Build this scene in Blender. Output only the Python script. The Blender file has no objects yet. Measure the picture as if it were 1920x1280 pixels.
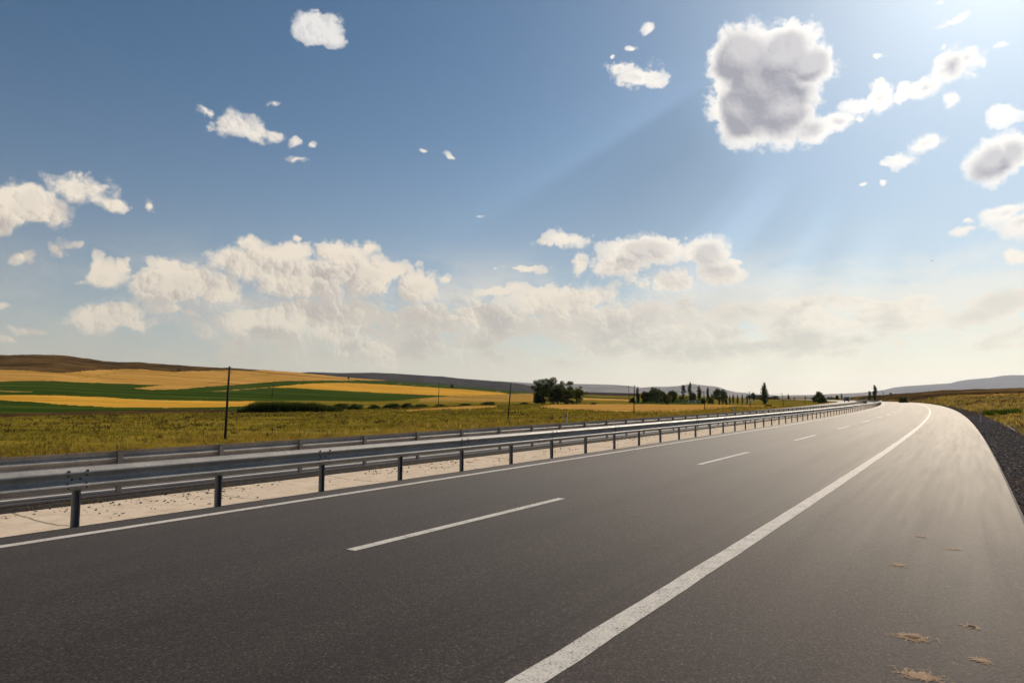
import bpy, bmesh, math, random
import numpy as np
from mathutils import Vector, Matrix

R = math.radians
C = bpy.context.scene
COL = C.collection
rng = np.random.default_rng(7)
random.seed(7)

# ------------------------------------------------------------------ camera model
F_PX, YH, HCAM = 1280.0, 742.4, 1.7
PH = math.atan((YH - 640.0) / F_PX)
cP, sP = math.cos(PH), math.sin(PH)

def px_dir(px, py):
    """photo pixel -> world direction (camera looks along +Y, pitched up by PH)"""
    xc, yc = (px - 960.0) / F_PX, (640.0 - py) / F_PX
    return np.array([xc, cP - sP * yc, sP + cP * yc])

def px_az_tan(px, py):
    d = px_dir(px, py)
    return math.atan2(d[0], d[1]), d[2] / math.hypot(d[0], d[1])

def proj(P):
    P = np.asarray(P, float)
    x, y, z = P[..., 0], P[..., 1], P[..., 2] - HCAM
    fw = y * cP + z * sP
    up = -y * sP + z * cP
    fw = np.where(fw > 0.05, fw, 0.05)
    return 960 + F_PX * x / fw, 640 - F_PX * up / fw

# ------------------------------------------------------------------ road alignment
YAW = R(34.157)
DV = np.array([math.sin(YAW), math.cos(YAW)])
LV = np.array([-math.cos(YAW), math.sin(YAW)])
SS = np.linspace(-140, 900, 5201)
_dk = SS[1] - SS[0]
_k = np.interp(SS, [-20, 0, 40, 80, 120, 170, 230, 320, 900], [0, 5.5, 5.0, 5.2, 6.6, 5.8, 5.6, 5.7, 5.7]) / 1e4
_i0 = int(np.argmin(np.abs(SS)))
TH = np.cumsum(_k) * _dk
TH -= TH[_i0]
AA = np.cumsum(np.cos(TH)) * _dk
AA -= AA[_i0]
QQ = np.cumsum(np.sin(TH)) * _dk
QQ -= QQ[_i0]
_zz = np.interp(SS, [-140, 0, 50, 100, 150, 200, 260, 330, 420, 900], [0, 0, -.10, -.12, -.085, -.12, -.33, -.70, -.95, -1.6])
_kern = np.hanning(201)
_kern /= _kern.sum()
ZZ = np.convolve(np.pad(_zz, 100, mode='edge'), _kern, 'valid')
ZZ -= ZZ[_i0]
CX = AA * DV[0] + QQ * LV[0]
CY = AA * DV[1] + QQ * LV[1]
HDX = np.cos(TH) * DV[0] + np.sin(TH) * LV[0]
HDY = np.cos(TH) * DV[1] + np.sin(TH) * LV[1]
CROSS = 0.0056

def road(s, o, dz=0.0):
    s = np.asarray(s, float)
    o = np.asarray(o, float)
    x, y = np.interp(s, SS, CX), np.interp(s, SS, CY)
    hx, hy = np.interp(s, SS, HDX), np.interp(s, SS, HDY)
    z = np.interp(s, SS, ZZ) + CROSS * o + dz
    return np.stack([x - hy * o, y + hx * o, z + 0 * o], -1)

def heading(s):
    """world z rotation whose +Y axis runs along the road"""
    return -math.atan2(float(np.interp(s, SS, HDX)), float(np.interp(s, SS, HDY)))

def road_so(x, y):
    s = x * DV[0] + y * DV[1]
    s = np.clip(s, SS[0], SS[-1])
    for _ in range(4):
        cx, cy = np.interp(s, SS, CX), np.interp(s, SS, CY)
        hx, hy = np.interp(s, SS, HDX), np.interp(s, SS, HDY)
        s = np.clip(s + (x - cx) * hx + (y - cy) * hy, SS[0], SS[-1])
    cx, cy = np.interp(s, SS, CX), np.interp(s, SS, CY)
    hx, hy = np.interp(s, SS, HDX), np.interp(s, SS, HDY)
    o = -(x - cx) * hy + (y - cy) * hx
    along = (x - cx) * hx + (y - cy) * hy
    return s, o, np.abs(along)

# cross-section offsets (metres to the left of the camera's line)
O_EDGE, O_RLINE, O_DASH, O_LLINE = -0.5, 2.28, 5.72, 8.97
O_RAIL1, O_CON0, O_CON1, O_RAIL2 = 9.52, 9.56, 12.60, 12.78
O_OLINE, O_ODASH, O_OLINE2, O_OEDGE = 13.2, 16.7, 20.15, 20.8

# ------------------------------------------------------------------ numpy noise
def _hash(ix, iy, seed):
    h = (ix * 374761393 + iy * 668265263 + seed * 974711) & 0x7fffffff
    h = ((h ^ (h >> 13)) * 1274126177) & 0x7fffffff
    return ((h ^ (h >> 16)) & 0xffff) / 65535.0

def vnoise(x, y, seed=0):
    ix, iy = np.floor(x).astype(np.int64), np.floor(y).astype(np.int64)
    fx, fy = x - ix, y - iy
    fx = fx * fx * (3 - 2 * fx)
    fy = fy * fy * (3 - 2 * fy)
    a, b = _hash(ix, iy, seed), _hash(ix + 1, iy, seed)
    c, d = _hash(ix, iy + 1, seed), _hash(ix + 1, iy + 1, seed)
    return (a * (1 - fx) + b * fx) * (1 - fy) + (c * (1 - fx) + d * fx) * fy

def fbm(x, y, oct=4, seed=0):
    r, a, t = 0, 1.0, 0
    for i in range(oct):
        r = r + a * vnoise(x * 2 ** i, y * 2 ** i, seed + i * 17)
        t += a
        a *= .5
    return r / t

def sstep(a, b, x):
    t = np.clip((x - a) / (b - a), 0, 1)
    return t * t * (3 - 2 * t)

# ------------------------------------------------------------------ terrain height
def table(pts):
    A = [px_az_tan(*p) for p in pts]
    A.sort()
    return np.array([a[0] for a in A]), np.array([a[1] for a in A])

RIDGE_L = table([(-500, 690), (-250, 676), (-80, 668), (0, 666), (40, 665), (100, 665), (130, 668), (170, 673), (200, 677), (280, 681), (330, 684),
                 (400, 689), (440, 691), (480, 694), (555, 698), (600, 702), (640, 706), (700, 711), (740, 714), (800, 718),
                 (860, 724), (900, 727), (960, 732), (1000, 735), (1090, 735), (1180, 737), (1300, 738), (1400, 739), (1520, 740), (1640, 741.3),
                 (1700, 741), (2400, 741)])
RIDGE_R = table([(1500, 744), (1600, 743), (1647, 741.8), (1700, 737.5), (1764, 732.5), (1827, 729.6), (1920, 727), (2050, 724), (2400, 722)])
R0, RR_L, RR_R = 250.0, 1500.0, 480.0

def terrain(x, y):
    x = np.asarray(x, float)
    y = np.asarray(y, float)
    r = np.hypot(x, y) + 1e-6
    az = np.arctan2(x, y)
    s, o, al = road_so(x, y)
    zr = np.interp(s, SS, ZZ)
    # left plain and hill
    T = np.interp(az, *RIDGE_L)
    front = sstep(-1.5, -0.75, az) * (1 - sstep(.85, 1.4, az))
    T = T * front - .002 * (1 - front)
    u = np.clip(np.log(np.maximum(r, R0) / R0) / math.log(RR_L / R0), 0, 1)
    Tl = np.where(r < R0, -3.9 / r, -3.9 / R0 + (T + 3.9 / R0) * u)
    zl = HCAM + Tl * np.minimum(r, RR_L)
    back = sstep(RR_L, RR_L + 900, r)
    zl = zl * (1 - back) + (-18) * back
    hill = sstep(.35, .9, u)
    rough = sstep(.012, .05, T) * sstep(.75, .97, u) * (1 - back)
    zl = zl + hill * (1 - back) * (fbm(x / 160, y / 160, 4, 3) - .5) * 5 * (.25 + T * 14).clip(0, 1.2)
    zl = zl + rough * (fbm(x / 30, y / 30, 4, 9) - .5) * 6.0
    zl = zl + (fbm(x / 14, y / 14, 3, 5) - .5) * .35 * sstep(22, 30, o) * (1 - sstep(400, 800, r))
    # embankment beside the far carriageway
    dl = np.maximum(o - O_OEDGE, 0)
    emb = np.interp(dl, [0, 1.4, 7.5], [0, .06, 1.0])
    zl = (zr - .22) * (1 - emb) + zl * emb
    # right verge, bank and ridge
    dr = np.maximum(O_EDGE - o, 0)
    zn = zr + np.interp(dr, [0, 2.3, 2.9, 4, 8, 15, 40, 100, 200], [-.36, -.36, -.36, -.34, -.05, .25, .85, 1.5, 2.2])
    Tr = np.interp(az, *RIDGE_R)
    ur = np.clip(np.log(np.maximum(r, 60) / 60) / math.log(RR_R / 60), 0, 1)
    zp = HCAM + (-.018 + (Tr + .018) * ur) * np.minimum(r, RR_R)
    bk = sstep(RR_R, RR_R + 500, r)
    zp = zp * (1 - bk) + (-14) * bk
    w = sstep(45, 220, r)
    zrg = zn * (1 - w) + zp * w
    zrg = zrg + (fbm(x / 9, y / 9, 4, 21) - .5) * sstep(3, 12, dr) * (.5 + .9 * sstep(40, 160, r)) * (1 - bk)
    ew = sstep(0.0, 7.0, dr)
    zrg = np.minimum(zrg, zn) * (1 - ew) + zrg * ew
    z = np.where(o > 10, zl, zrg)
    under = (o > O_EDGE + .02) & (o < O_OEDGE - .02) & (al < 3)
    z = np.where(under, zr - .35 + CROSS * o, z)
    return z

def ground_at(px, py, side='L'):
    """distance along a photo ray at which the terrain is met"""
    d = px_dir(px, py)
    rr = np.geomspace(12, 3000, 6000)
    h = math.hypot(d[0], d[1])
    X, Y = d[0] / h * rr, d[1] / h * rr
    zz = HCAM + d[2] / h * rr
    t = terrain(X, Y)
    hit = np.nonzero(zz <= t)[0]
    i = hit[0] if len(hit) else len(rr) - 1
    return X[i], Y[i], float(t[i])

def at_range(px, rng_m):
    az = math.atan2((px - 960) / F_PX, cP)
    x, y = rng_m * math.sin(az), rng_m * math.cos(az)
    return x, y, float(terrain(np.array([x]), np.array([y]))[0])

# ------------------------------------------------------------------ materials
class NT:
    def __init__(s, tree):
        s.t = tree
        s.n = tree.nodes
        s.l = tree.links
    def new(s, typ, **kw):
        n = s.n.new(typ)
        for k, v in kw.items():
            setattr(n, k, v)
        return n
    def put(s, sock, v):
        if hasattr(v, 'links') and hasattr(v, 'is_output'):
            s.l.new(v, sock)
        elif v is not None:
            sock.default_value = v
    def math(s, op, a, b=None, c=None, clamp=False):
        n = s.new('ShaderNodeMath', operation=op, use_clamp=clamp)
        s.put(n.inputs[0], a)
        if b is not None: s.put(n.inputs[1], b)
        if c is not None: s.put(n.inputs[2], c)
        return n.outputs[0]
    def vec(s, op, a, b=None, c=None):
        n = s.new('ShaderNodeVectorMath', operation=op)
        s.put(n.inputs[0], a)
        if b is not None: s.put(n.inputs[1], b)
        if c is not None: s.put(n.inputs[2], c)
        return n.outputs['Value'] if op in ('LENGTH', 'DOT_PRODUCT', 'DISTANCE') else n.outputs[0]
    def noise(s, vec, scale, detail=4, rough=.55, dist=0.0, dim='3D', color=False):
        n = s.new('ShaderNodeTexNoise', noise_dimensions=dim)
        if vec is not None: s.put(n.inputs['Vector'], vec)
        n.inputs['Scale'].default_value = scale
        n.inputs['Detail'].default_value = detail
        n.inputs['Roughness'].default_value = rough
        n.inputs['Distortion'].default_value = dist
        return n.outputs['Color' if color else 'Fac']
    def ramp(s, fac, stops, interp='LINEAR'):
        n = s.new('ShaderNodeValToRGB')
        n.color_ramp.interpolation = interp
        e = n.color_ramp.elements
        while len(e) < len(stops): e.new(.5)
        for el, (p, c) in zip(e, stops):
            el.position = p
            el.color = (*c, 1) if len(c) == 3 else c
        s.put(n.inputs[0], fac)
        return n.outputs[0]
    def mix(s, fac, a, b, blend='MIX'):
        n = s.new('ShaderNodeMix', data_type='RGBA', blend_type=blend)
        s.put(n.inputs[0], fac)
        s.put(n.inputs[6], a if hasattr(a, 'links') else (*a, 1))
        s.put(n.inputs[7], b if hasattr(b, 'links') else (*b, 1))
        return n.outputs[2]
    def mapr(s, v, a, b, c=0.0, d=1.0, interp='LINEAR'):
        n = s.new('ShaderNodeMapRange', interpolation_type=interp)
        s.put(n.inputs[0], v)
        for i, q in enumerate((a, b, c, d)): s.put(n.inputs[i + 1], q)
        return n.outputs[0]
    def scalev(s, v, xyz):
        return s.vec('MULTIPLY', v, xyz)

def mat(name, rough=.8, spec=.5, metal=0.0):
    m = bpy.data.materials.new(name)
    m.use_nodes = True
    N = NT(m.node_tree)
    b = m.node_tree.nodes['Principled BSDF']
    b.inputs['Roughness'].default_value = rough
    b.inputs['Specular IOR Level'].default_value = spec
    b.inputs['Metallic'].default_value = metal
    N.b = b
    N.out = m.node_tree.nodes['Material Output']
    N.tc = N.new('ShaderNodeTexCoord')
    N.geo = N.new('ShaderNodeNewGeometry')
    return m, N

def bump(N, h, strength=.5, dist=.01):
    n = N.new('ShaderNodeBump')
    n.inputs['Strength'].default_value = strength
    n.inputs['Distance'].default_value = dist
    N.put(n.inputs['Height'], h)
    N.l.new(n.outputs[0], N.b.inputs['Normal'])

def simple(name, col, rough=.7, var=.15, scale=8.0, metal=0.0, spec=.5, bstr=0.0):
    m, N = mat(name, rough, spec, metal)
    f = N.noise(N.geo.outputs['Position'], scale, 5, .6)
    lo = tuple(c * (1 - var) for c in col)
    hi = tuple(min(1, c * (1 + var)) for c in col)
    N.put(N.b.inputs['Base Color'], N.ramp(f, [(.3, lo), (.7, hi)]))
    if bstr: bump(N, f, bstr, .02)
    return m

def asphalt_material():
    m, N = mat('asphalt', .5, .2)
    P = N.geo.outputs['Position']
    uv = N.tc.outputs['UV']
    g1 = N.noise(P, 52, 3, .75)
    g2 = N.noise(P, 140, 1, .5)
    vor = N.new('ShaderNodeTexVoronoi', feature='F1')
    N.put(vor.inputs['Vector'], P)
    vor.inputs['Scale'].default_value = 66
    chips = N.ramp(vor.outputs['Color'], [(.0, (.5, .5, .5)), (.72, (.95, .95, .95)), (.88, (1.5, 1.45, 1.4)), (1.0, (2.6, 2.45, 2.3))])
    grain = N.ramp(N.math('ADD', N.math('MULTIPLY', g1, .7), N.math('MULTIPLY', g2, .3)), [(.32, (.25, .25, .25)), (.5, (.85, .85, .85)), (.72, (2.1, 2.0, 1.9))])
    st = N.noise(N.scalev(uv, (.035, 1.6, 1)), 1.0, 4, .55)
    st2 = N.noise(N.scalev(uv, (.3, 7.0, 1)), 1.0, 3, .5)
    blot = N.noise(uv, .35, 4, .6)
    k = N.math('ADD', N.math('MULTIPLY', st, .9), N.math('ADD', N.math('MULTIPLY', st2, .25), N.math('MULTIPLY', blot, .35)))
    # fresh paving on the traffic lanes is darker than the weathered shoulder
    sep = N.new('ShaderNodeSeparateXYZ')
    N.put(sep.inputs[0], uv)
    sh = N.mapr(sep.outputs[1], 2.2, 2.5, 1.18, 1.0)
    base = N.ramp(N.mapr(k, .45, 1.05), [(0, (.036, .0285, .0275)), (1, (.063, .0515, .0490))])
    col = N.mix(1.0, base, grain, 'MULTIPLY')
    col = N.mix(1.0, col, chips, 'MULTIPLY')
    hv = N.new('ShaderNodeCombineXYZ')
    for i in range(3): N.put(hv.inputs[i], sh)
    col = N.mix(1.0, col, hv.outputs[0], 'MULTIPLY')
    # tyre paths polished darker, and the paving joint beside the edge line
    o_ = sep.outputs[1]
    for c_, wd, am in ((3.15, .42, .16), (4.85, .42, .16), (6.5, .42, .13), (8.2, .42, .13), (2.62, .03, .45), (7.28, .025, .25)):
        band = N.mapr(N.math('ABSOLUTE', N.math('SUBTRACT', N.math('ADD', o_, N.math('MULTIPLY', N.math('SUBTRACT', st, .5), .3 if wd > .1 else .02)), c_)), 0, wd, am, 0, 'SMOOTHSTEP')
        col = N.mix(band, col, (.012, .010, .010))
    # sandy dirt drifted onto the shoulder
    dirt = N.noise(N.scalev(uv, (.25, 1.1, 1)), 1.0, 5, .65)
    dm = N.math('MULTIPLY', N.mapr(dirt, .52, .75), N.mapr(sep.outputs[1], 2.0, .2, 0.0, .22))
    col = N.mix(dm, col, (.16, .12, .09))
    N.put(N.b.inputs['Base Color'], col)
    N.put(N.b.inputs['Roughness'], N.mapr(st, .35, .65, .83, .88))
    gl = N.new('ShaderNodeBsdfGlossy')
    N.put(gl.inputs['Color'], (1, .96, .9, 1))
    N.put(gl.inputs['Roughness'], N.mapr(st2, .3, .7, .68, .74))
    cosv = N.math('ABSOLUTE', N.vec('DOT_PRODUCT', N.geo.outputs['True Normal'], N.geo.outputs['Incoming']))
    fz = N.math('MULTIPLY', N.math('POWER', N.math('SUBTRACT', 1.0, cosv), 9.0), N.math('ADD', N.mapr(st, .3, .7, .205, .185), N.math('MULTIPLY', N.math('SUBTRACT', g1, .5), .16)))
    mx = N.new('ShaderNodeMixShader')
    N.put(mx.inputs[0], fz)
    N.l.new(N.b.outputs[0], mx.inputs[1])
    N.l.new(gl.outputs[0], mx.inputs[2])
    N.l.new(mx.outputs[0], N.out.inputs[0])
    bump(N, N.math('ADD', g1, N.math('MULTIPLY', g2, .5)), .3, .006)
    return m

def paint_material():
    m, N = mat('road_paint', .9, .05)
    P = N.geo.outputs['Position']
    w = N.noise(P, 60, 3, .65)
    w2 = N.noise(P, 5, 3, .6)
    wear = N.math('ADD', N.math('MULTIPLY', w, .75), N.math('MULTIPLY', w2, .25))
    col = N.ramp(wear, [(.36, (.07, .063, .06)), (.44, (.50, .47, .43)), (.6, (.66, .62, .57))])
    N.put(N.b.inputs['Base Color'], col)
    bump(N, w, .3, .004)
    gl = N.new('ShaderNodeBsdfGlossy')
    N.put(gl.inputs['Color'], (1, .96, .9, 1))
    gl.inputs['Roughness'].default_value = .7
    cosv = N.math('ABSOLUTE', N.vec('DOT_PRODUCT', N.geo.outputs['True Normal'], N.geo.outputs['Incoming']))
    mx = N.new('ShaderNodeMixShader')
    N.put(mx.inputs[0], N.math('MULTIPLY', N.math('POWER', N.math('SUBTRACT', 1.0, cosv), 9.0), .22))
    N.l.new(N.b.outputs[0], mx.inputs[1])
    N.l.new(gl.outputs[0], mx.inputs[2])
    N.l.new(mx.outputs[0], N.out.inputs[0])
    return m

def concrete_material():
    m, N = mat('pale_concrete', .95, .05)
    P = N.geo.outputs['Position']
    uv = N.tc.outputs['UV']
    n = N.noise(P, 3, 6, .6)
    n2 = N.noise(P, 45, 3, .6)
    br = N.noise(N.scalev(uv, (2.0, .6, 1)), 8, 4, .6)
    col = N.ramp(N.math('ADD', N.math('MULTIPLY', n, .5), N.math('ADD', N.math('MULTIPLY', n2, .3), N.math('MULTIPLY', br, .2))),
                 [(.30, (.44, .355, .26)), (.5, (.66, .535, .405)), (.7, (.77, .66, .52))])
    specks = N.noise(P, 14, 4, .7)
    col = N.mix(N.mapr(specks, .66, .74, 0, .75), col, (.10, .085, .07))
    sep = N.new('ShaderNodeSeparateXYZ')
    N.put(sep.inputs[0], uv)
    wob = N.math('MULTIPLY', N.noise(uv, 3, 3, .5), .12)
    fr = N.math('FRACT', N.math('DIVIDE', N.math('ADD', sep.outputs[0], wob), 3.1))
    jd = N.math('ABSOLUTE', N.math('SUBTRACT', fr, .5))
    col = N.mix(N.mapr(jd, 0.002, .012, .85, 0.0), col, (.16, .13, .10))
    N.put(N.b.inputs['Base Color'], col)
    bump(N, N.math('ADD', n2, specks), .4, .01)
    return m

def metal_material(name, lo, hi, rough=.42):
    m, N = mat(name, rough, .5, .18)
    P = N.geo.outputs['Position']
    vor = N.new('ShaderNodeTexVoronoi', feature='F1')
    N.put(vor.inputs['Vector'], P)
    vor.inputs['Scale'].default_value = 35
    n = N.noise(P, 2.2, 6, .65)
    f = N.math('ADD', N.math('MULTIPLY', n, .75), N.math('MULTIPLY', N.new('ShaderNodeRGBToBW').outputs[0], 0))
    bw = N.new('ShaderNodeRGBToBW')
    N.put(bw.inputs[0], vor.outputs['Color'])
    f = N.math('ADD', N.math('MULTIPLY', n, .8), N.math('MULTIPLY', bw.outputs[0], .2))
    N.put(N.b.inputs['Base Color'], N.ramp(f, [(.3, lo), (.7, hi)]))
    N.put(N.b.inputs['Roughness'], N.mapr(n, .3, .7, rough - .06, rough + .12))
    return m

def field_material(name, cols, row_az=0.0, row=0.0, big=.012, fine=1.2, row_amt=.4):
    """cols: (dark, mid, light)"""
    m, N = mat(name, 1.0, 0.0)
    P = N.geo.outputs['Position']
    a = N.noise(P, big, 6, .6)
    b = N.noise(P, fine, 4, .65)
    f = N.math('ADD', N.math('MULTIPLY', a, .62), N.math('MULTIPLY', b, .38))
    if row:
        rot = N.new('ShaderNodeVectorRotate', rotation_type='Z_AXIS')
        N.put(rot.inputs['Vector'], P)
        rot.inputs['Angle'].default_value = row_az
        sv = N.scalev(rot.outputs[0], (.003, 1.0 / row, 0))
        rr = N.noise(sv, 1.0, 3, .6)
        f = N.math('ADD', N.math('MULTIPLY', f, 1 - row_amt), N.math('MULTIPLY', rr, row_amt))
    N.put(N.b.inputs['Base Color'], N.ramp(f, [(.36, cols[0]), (.5, cols[1]), (.64, cols[2])]))
    bump(N, b, .6, .25)
    return m

def leaf_material(name, dark, light, trans=.45):
    m, N = mat(name, .75, .12)
    P = N.tc.outputs['Object']
    n = N.math('ADD', N.math('MULTIPLY', N.noise(P, 1.1, 4, .6), .5), N.math('MULTIPLY', N.noise(N.geo.outputs['Position'], .16, 4, .6), .5))
    at = N.new('ShaderNodeAttribute', attribute_name='rnd')
    f = N.math('ADD', N.math('MULTIPLY', n, .55), N.math('MULTIPLY', at.outputs['Fac'], .45))
    col = N.ramp(f, [(.33, dark), (.68, light)])
    N.put(N.b.inputs['Base Color'], col)
    tr = N.new('ShaderNodeBsdfTranslucent')
    N.put(tr.inputs[0], N.mix(1.0, col, (1.25, 1.25, .6), 'MULTIPLY'))
    mx = N.new('ShaderNodeMixShader')
    mx.inputs[0].default_value = trans
    N.l.new(N.b.outputs[0], mx.inputs[1])
    N.l.new(tr.outputs[0], mx.inputs[2])
    N.l.new(mx.outputs[0], N.out.inputs[0])
    return m

M = {}
M['asphalt'] = asphalt_material()
M['paint'] = paint_material()
M['concrete'] = concrete_material()
M['galv'] = metal_material('galvanised_steel', (.25, .235, .22), (.44, .415, .385), .58)
M['galv_shaded'] = metal_material('shaded_post_steel', (.13, .115, .105), (.24, .215, .20), .55)  # galvanised steel painted darker for the posts' side away from the sun
M['bolt'] = simple('dark_bolt', (.09, .085, .08), .5, .2, 50, .6)
M['tar'] = simple('dark_earth', (.035, .03, .027), .95, .4, 9, 0, .2, .5)
M['meadow'] = field_material('olive_meadow', ((.055, .050, .008), (.185, .140, .018), (.34, .235, .040)), .25, 7, .035, .55, .3)
M['brown_hill'] = field_material('brown_heath', ((.030, .020, .009), (.085, .050, .019), (.21, .12, .042)), .35, 18, .014, .06, .22)
M['gold'] = field_material('golden_stubble', ((.28, .145, .032), (.49, .265, .062), (.62, .36, .10)), .25, 24, .008, .12, .5)
M['gold2'] = field_material('ripe_wheat', ((.38, .19, .022), (.60, .315, .042), (.72, .41, .075)), .1, 18, .008, .12, .45)
M['tan'] = field_material('tan_fallow', ((.20, .115, .025), (.36, .21, .048), (.50, .31, .08)), .2, 16, .014, .15, .45)
M['green'] = field_material('green_crop', ((.016, .034, .005), (.040, .068, .011), (.090, .110, .020)), .2, 20, .01, .25, .5)
M['ditch'] = field_material('reddish_ditch', ((.03, .018, .01), (.07, .04, .018), (.12, .08, .03)), 0, 0, .1, 1)
M['plough'] = field_material('ploughed_soil', ((.028, .020, .018), (.045, .033, .028), (.065, .05, .04)), .3, 5, .02, .3)
M['dry'] = field_material('dry_grassland', ((.040, .029, .010), (.135, .088, .027), (.33, .215, .070)), 0, 0, .04, .7)
M['gravel'] = simple('dark_gravel', (.060, .048, .043), 1.0, .6, 22, 0, 0.0, .9)
M['stone'] = simple('gravel_stone', (.20, .165, .145), .95, .8, 11, 0, .1)
M['debris'] = simple('dark_debris', (.025, .02, .018), .9, .3, 20)
M['pole_wood'] = simple('dark_pole_wood', (.030, .020, .015), .9, .35, 5)
M['white'] = simple('white_plastic', (.62, .60, .58), .5, .1, 6)
M['grey_plastic'] = simple('grey_plastic', (.30, .28, .28), .6, .12, 6)
M['red_reflector'] = simple('red_reflector', (.30, .012, .014), .3, .1, 20)
M['black'] = simple('black_rubber', (.012, .012, .012), .7, .2, 20)
M['wire'] = simple('wire_metal', (.08, .08, .08), .5, .1, 5, .5)
M['straw'] = simple('straw', (.44, .28, .16), .9, .35, 40)
M['dung'] = simple('dried_dung', (.16, .085, .035), .95, .4, 30)
M['bark'] = simple('bark', (.055, .042, .032), .95, .35, 4)
M['leaf_dark'] = leaf_material('dark_leaves', (.024, .038, .012), (.100, .125, .034))
M['leaf_mid'] = leaf_material('mid_leaves', (.030, .046, .013), (.115, .135, .038))
M['leaf_light'] = leaf_material('light_leaves', (.05, .060, .018), (.16, .155, .05))
M['leaf_far'] = leaf_material('far_leaves', (.02, .03, .016), (.06, .075, .03))
M['reed'] = leaf_material('reeds', (.016, .028, .006), (.075, .095, .018), .3)
M['grass_olive'] = leaf_material('olive_grass', (.055, .050, .009), (.33, .245, .045), .4)
M['grass_dry'] = leaf_material('dry_grass', (.13, .085, .030), (.56, .40, .17), .4)
M['grass_weed'] = leaf_material('yellow_weeds', (.10, .065, .016), (.50, .335, .075), .4)
M['grass_dark'] = leaf_material('dark_stalks', (.028, .018, .010), (.085, .06, .03), .3)
M['grass_green'] = leaf_material('green_grass', (.018, .040, .006), (.07, .115, .015), .4)
M['hill_shaded'] = field_material('cloud_shaded_hill', ((.030, .026, .026), (.042, .036, .034), (.060, .050, .044)), 0, 0, .004, .02)  # cloud shadow over this ridge is put into its base colour
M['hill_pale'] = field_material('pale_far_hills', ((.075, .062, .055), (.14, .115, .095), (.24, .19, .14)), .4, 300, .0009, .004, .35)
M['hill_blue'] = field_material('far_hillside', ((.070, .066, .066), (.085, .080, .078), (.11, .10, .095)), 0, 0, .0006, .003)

# ------------------------------------------------------------------ mesh helpers
def tag(o, label=None, cat=None, group=None, kind=None):
    if label: o['label'] = label
    if cat: o['category'] = cat
    if group: o['group'] = group
    if kind: o['kind'] = kind
    return o

def link_mesh(name, me, m, parent=None):
    o = bpy.data.objects.new(name, me)
    COL.objects.link(o)
    if m is not None: me.materials.append(m)
    if parent: o.parent = parent
    return o

def mesh_np(name, V, Fa, m, parent=None, uv=None, smooth=False, rnd=None):
    """V (n,3), Fa (k,3|4) one polygon size; uv per vertex; rnd per face"""
    me = bpy.data.meshes.new(name)
    V = np.ascontiguousarray(V, np.float32)
    Fa = np.ascontiguousarray(Fa, np.int32)
    k = Fa.shape[1]
    me.vertices.add(len(V))
    me.vertices.foreach_set('co', V.ravel())
    me.loops.add(Fa.size)
    me.loops.foreach_set('vertex_index', Fa.ravel())
    me.polygons.add(len(Fa))
    me.polygons.foreach_set('loop_start', np.arange(0, Fa.size, k, dtype=np.int32))
    me.polygons.foreach_set('loop_total', np.full(len(Fa), k, np.int32))
    me.polygons.foreach_set('use_smooth', np.full(len(Fa), smooth, bool))
    if uv is not None:
        l = me.uv_layers.new(name='UVMap')
        l.data.foreach_set('uv', np.ascontiguousarray(uv, np.float32)[Fa.ravel()].ravel())
    if rnd is not None:
        a = me.attributes.new('rnd', 'FLOAT', 'FACE')
        a.data.foreach_set('value', np.ascontiguousarray(rnd, np.float32))
    me.update(calc_edges=True)
    return link_mesh(name, me, m, parent)

def bm_obj(name, bm, m, parent=None, smooth=False):
    me = bpy.data.meshes.new(name)
    bmesh.ops.recalc_face_normals(bm, faces=bm.faces)
    bm.to_mesh(me)
    bm.free()
    if smooth: me.polygons.foreach_set('use_smooth', [True] * len(me.polygons))
    return link_mesh(name, me, m, parent)

def empty(name, loc, rz=0.0):
    o = bpy.data.objects.new(name, None)
    COL.objects.link(o)
    o.location = loc
    o.rotation_euler = (0, 0, rz)
    o.empty_display_size = .3
    return o

def copy_tree(o, parent=None):
    c = o.copy()
    COL.objects.link(c)
    if parent: c.parent = parent
    for ch in list(o.children): copy_tree(ch, c)
    return c

def bm_box(bm, cx, cy, cz, sx, sy, sz, rz=0.0):
    r = bmesh.ops.create_cube(bm, size=1.0, matrix=Matrix.Translation((cx, cy, cz)) @ Matrix.Rotation(rz, 4, 'Z') @ Matrix.Diagonal((sx, sy, sz, 1)))
    return r['verts']

def bm_tube(bm, pts, rad, n=8, cap=True):
    rings = []
    for i, p in enumerate(pts):
        p = Vector(p)
        a = Vector(pts[max(i - 1, 0)])
        b = Vector(pts[min(i + 1, len(pts) - 1)])
        t = (b - a).normalized()
        u = t.orthogonal().normalized()
        v = t.cross(u)
        r = rad[i] if hasattr(rad, '__len__') else rad
        rings.append([bm.verts.new(p + (u * math.cos(2 * math.pi * k / n) + v * math.sin(2 * math.pi * k / n)) * r) for k in range(n)])
    for A, B in zip(rings, rings[1:]):
        # match nearest start so the tube does not twist
        j = min(range(n), key=lambda q: (B[q].co - A[0].co).length)
        for k in range(n):
            bm.faces.new((A[k], A[(k + 1) % n], B[(k + 1 + j) % n], B[(k + j) % n]))
    if cap:
        bm.faces.new(rings[0][::-1])
        bm.faces.new(rings[-1])

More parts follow.
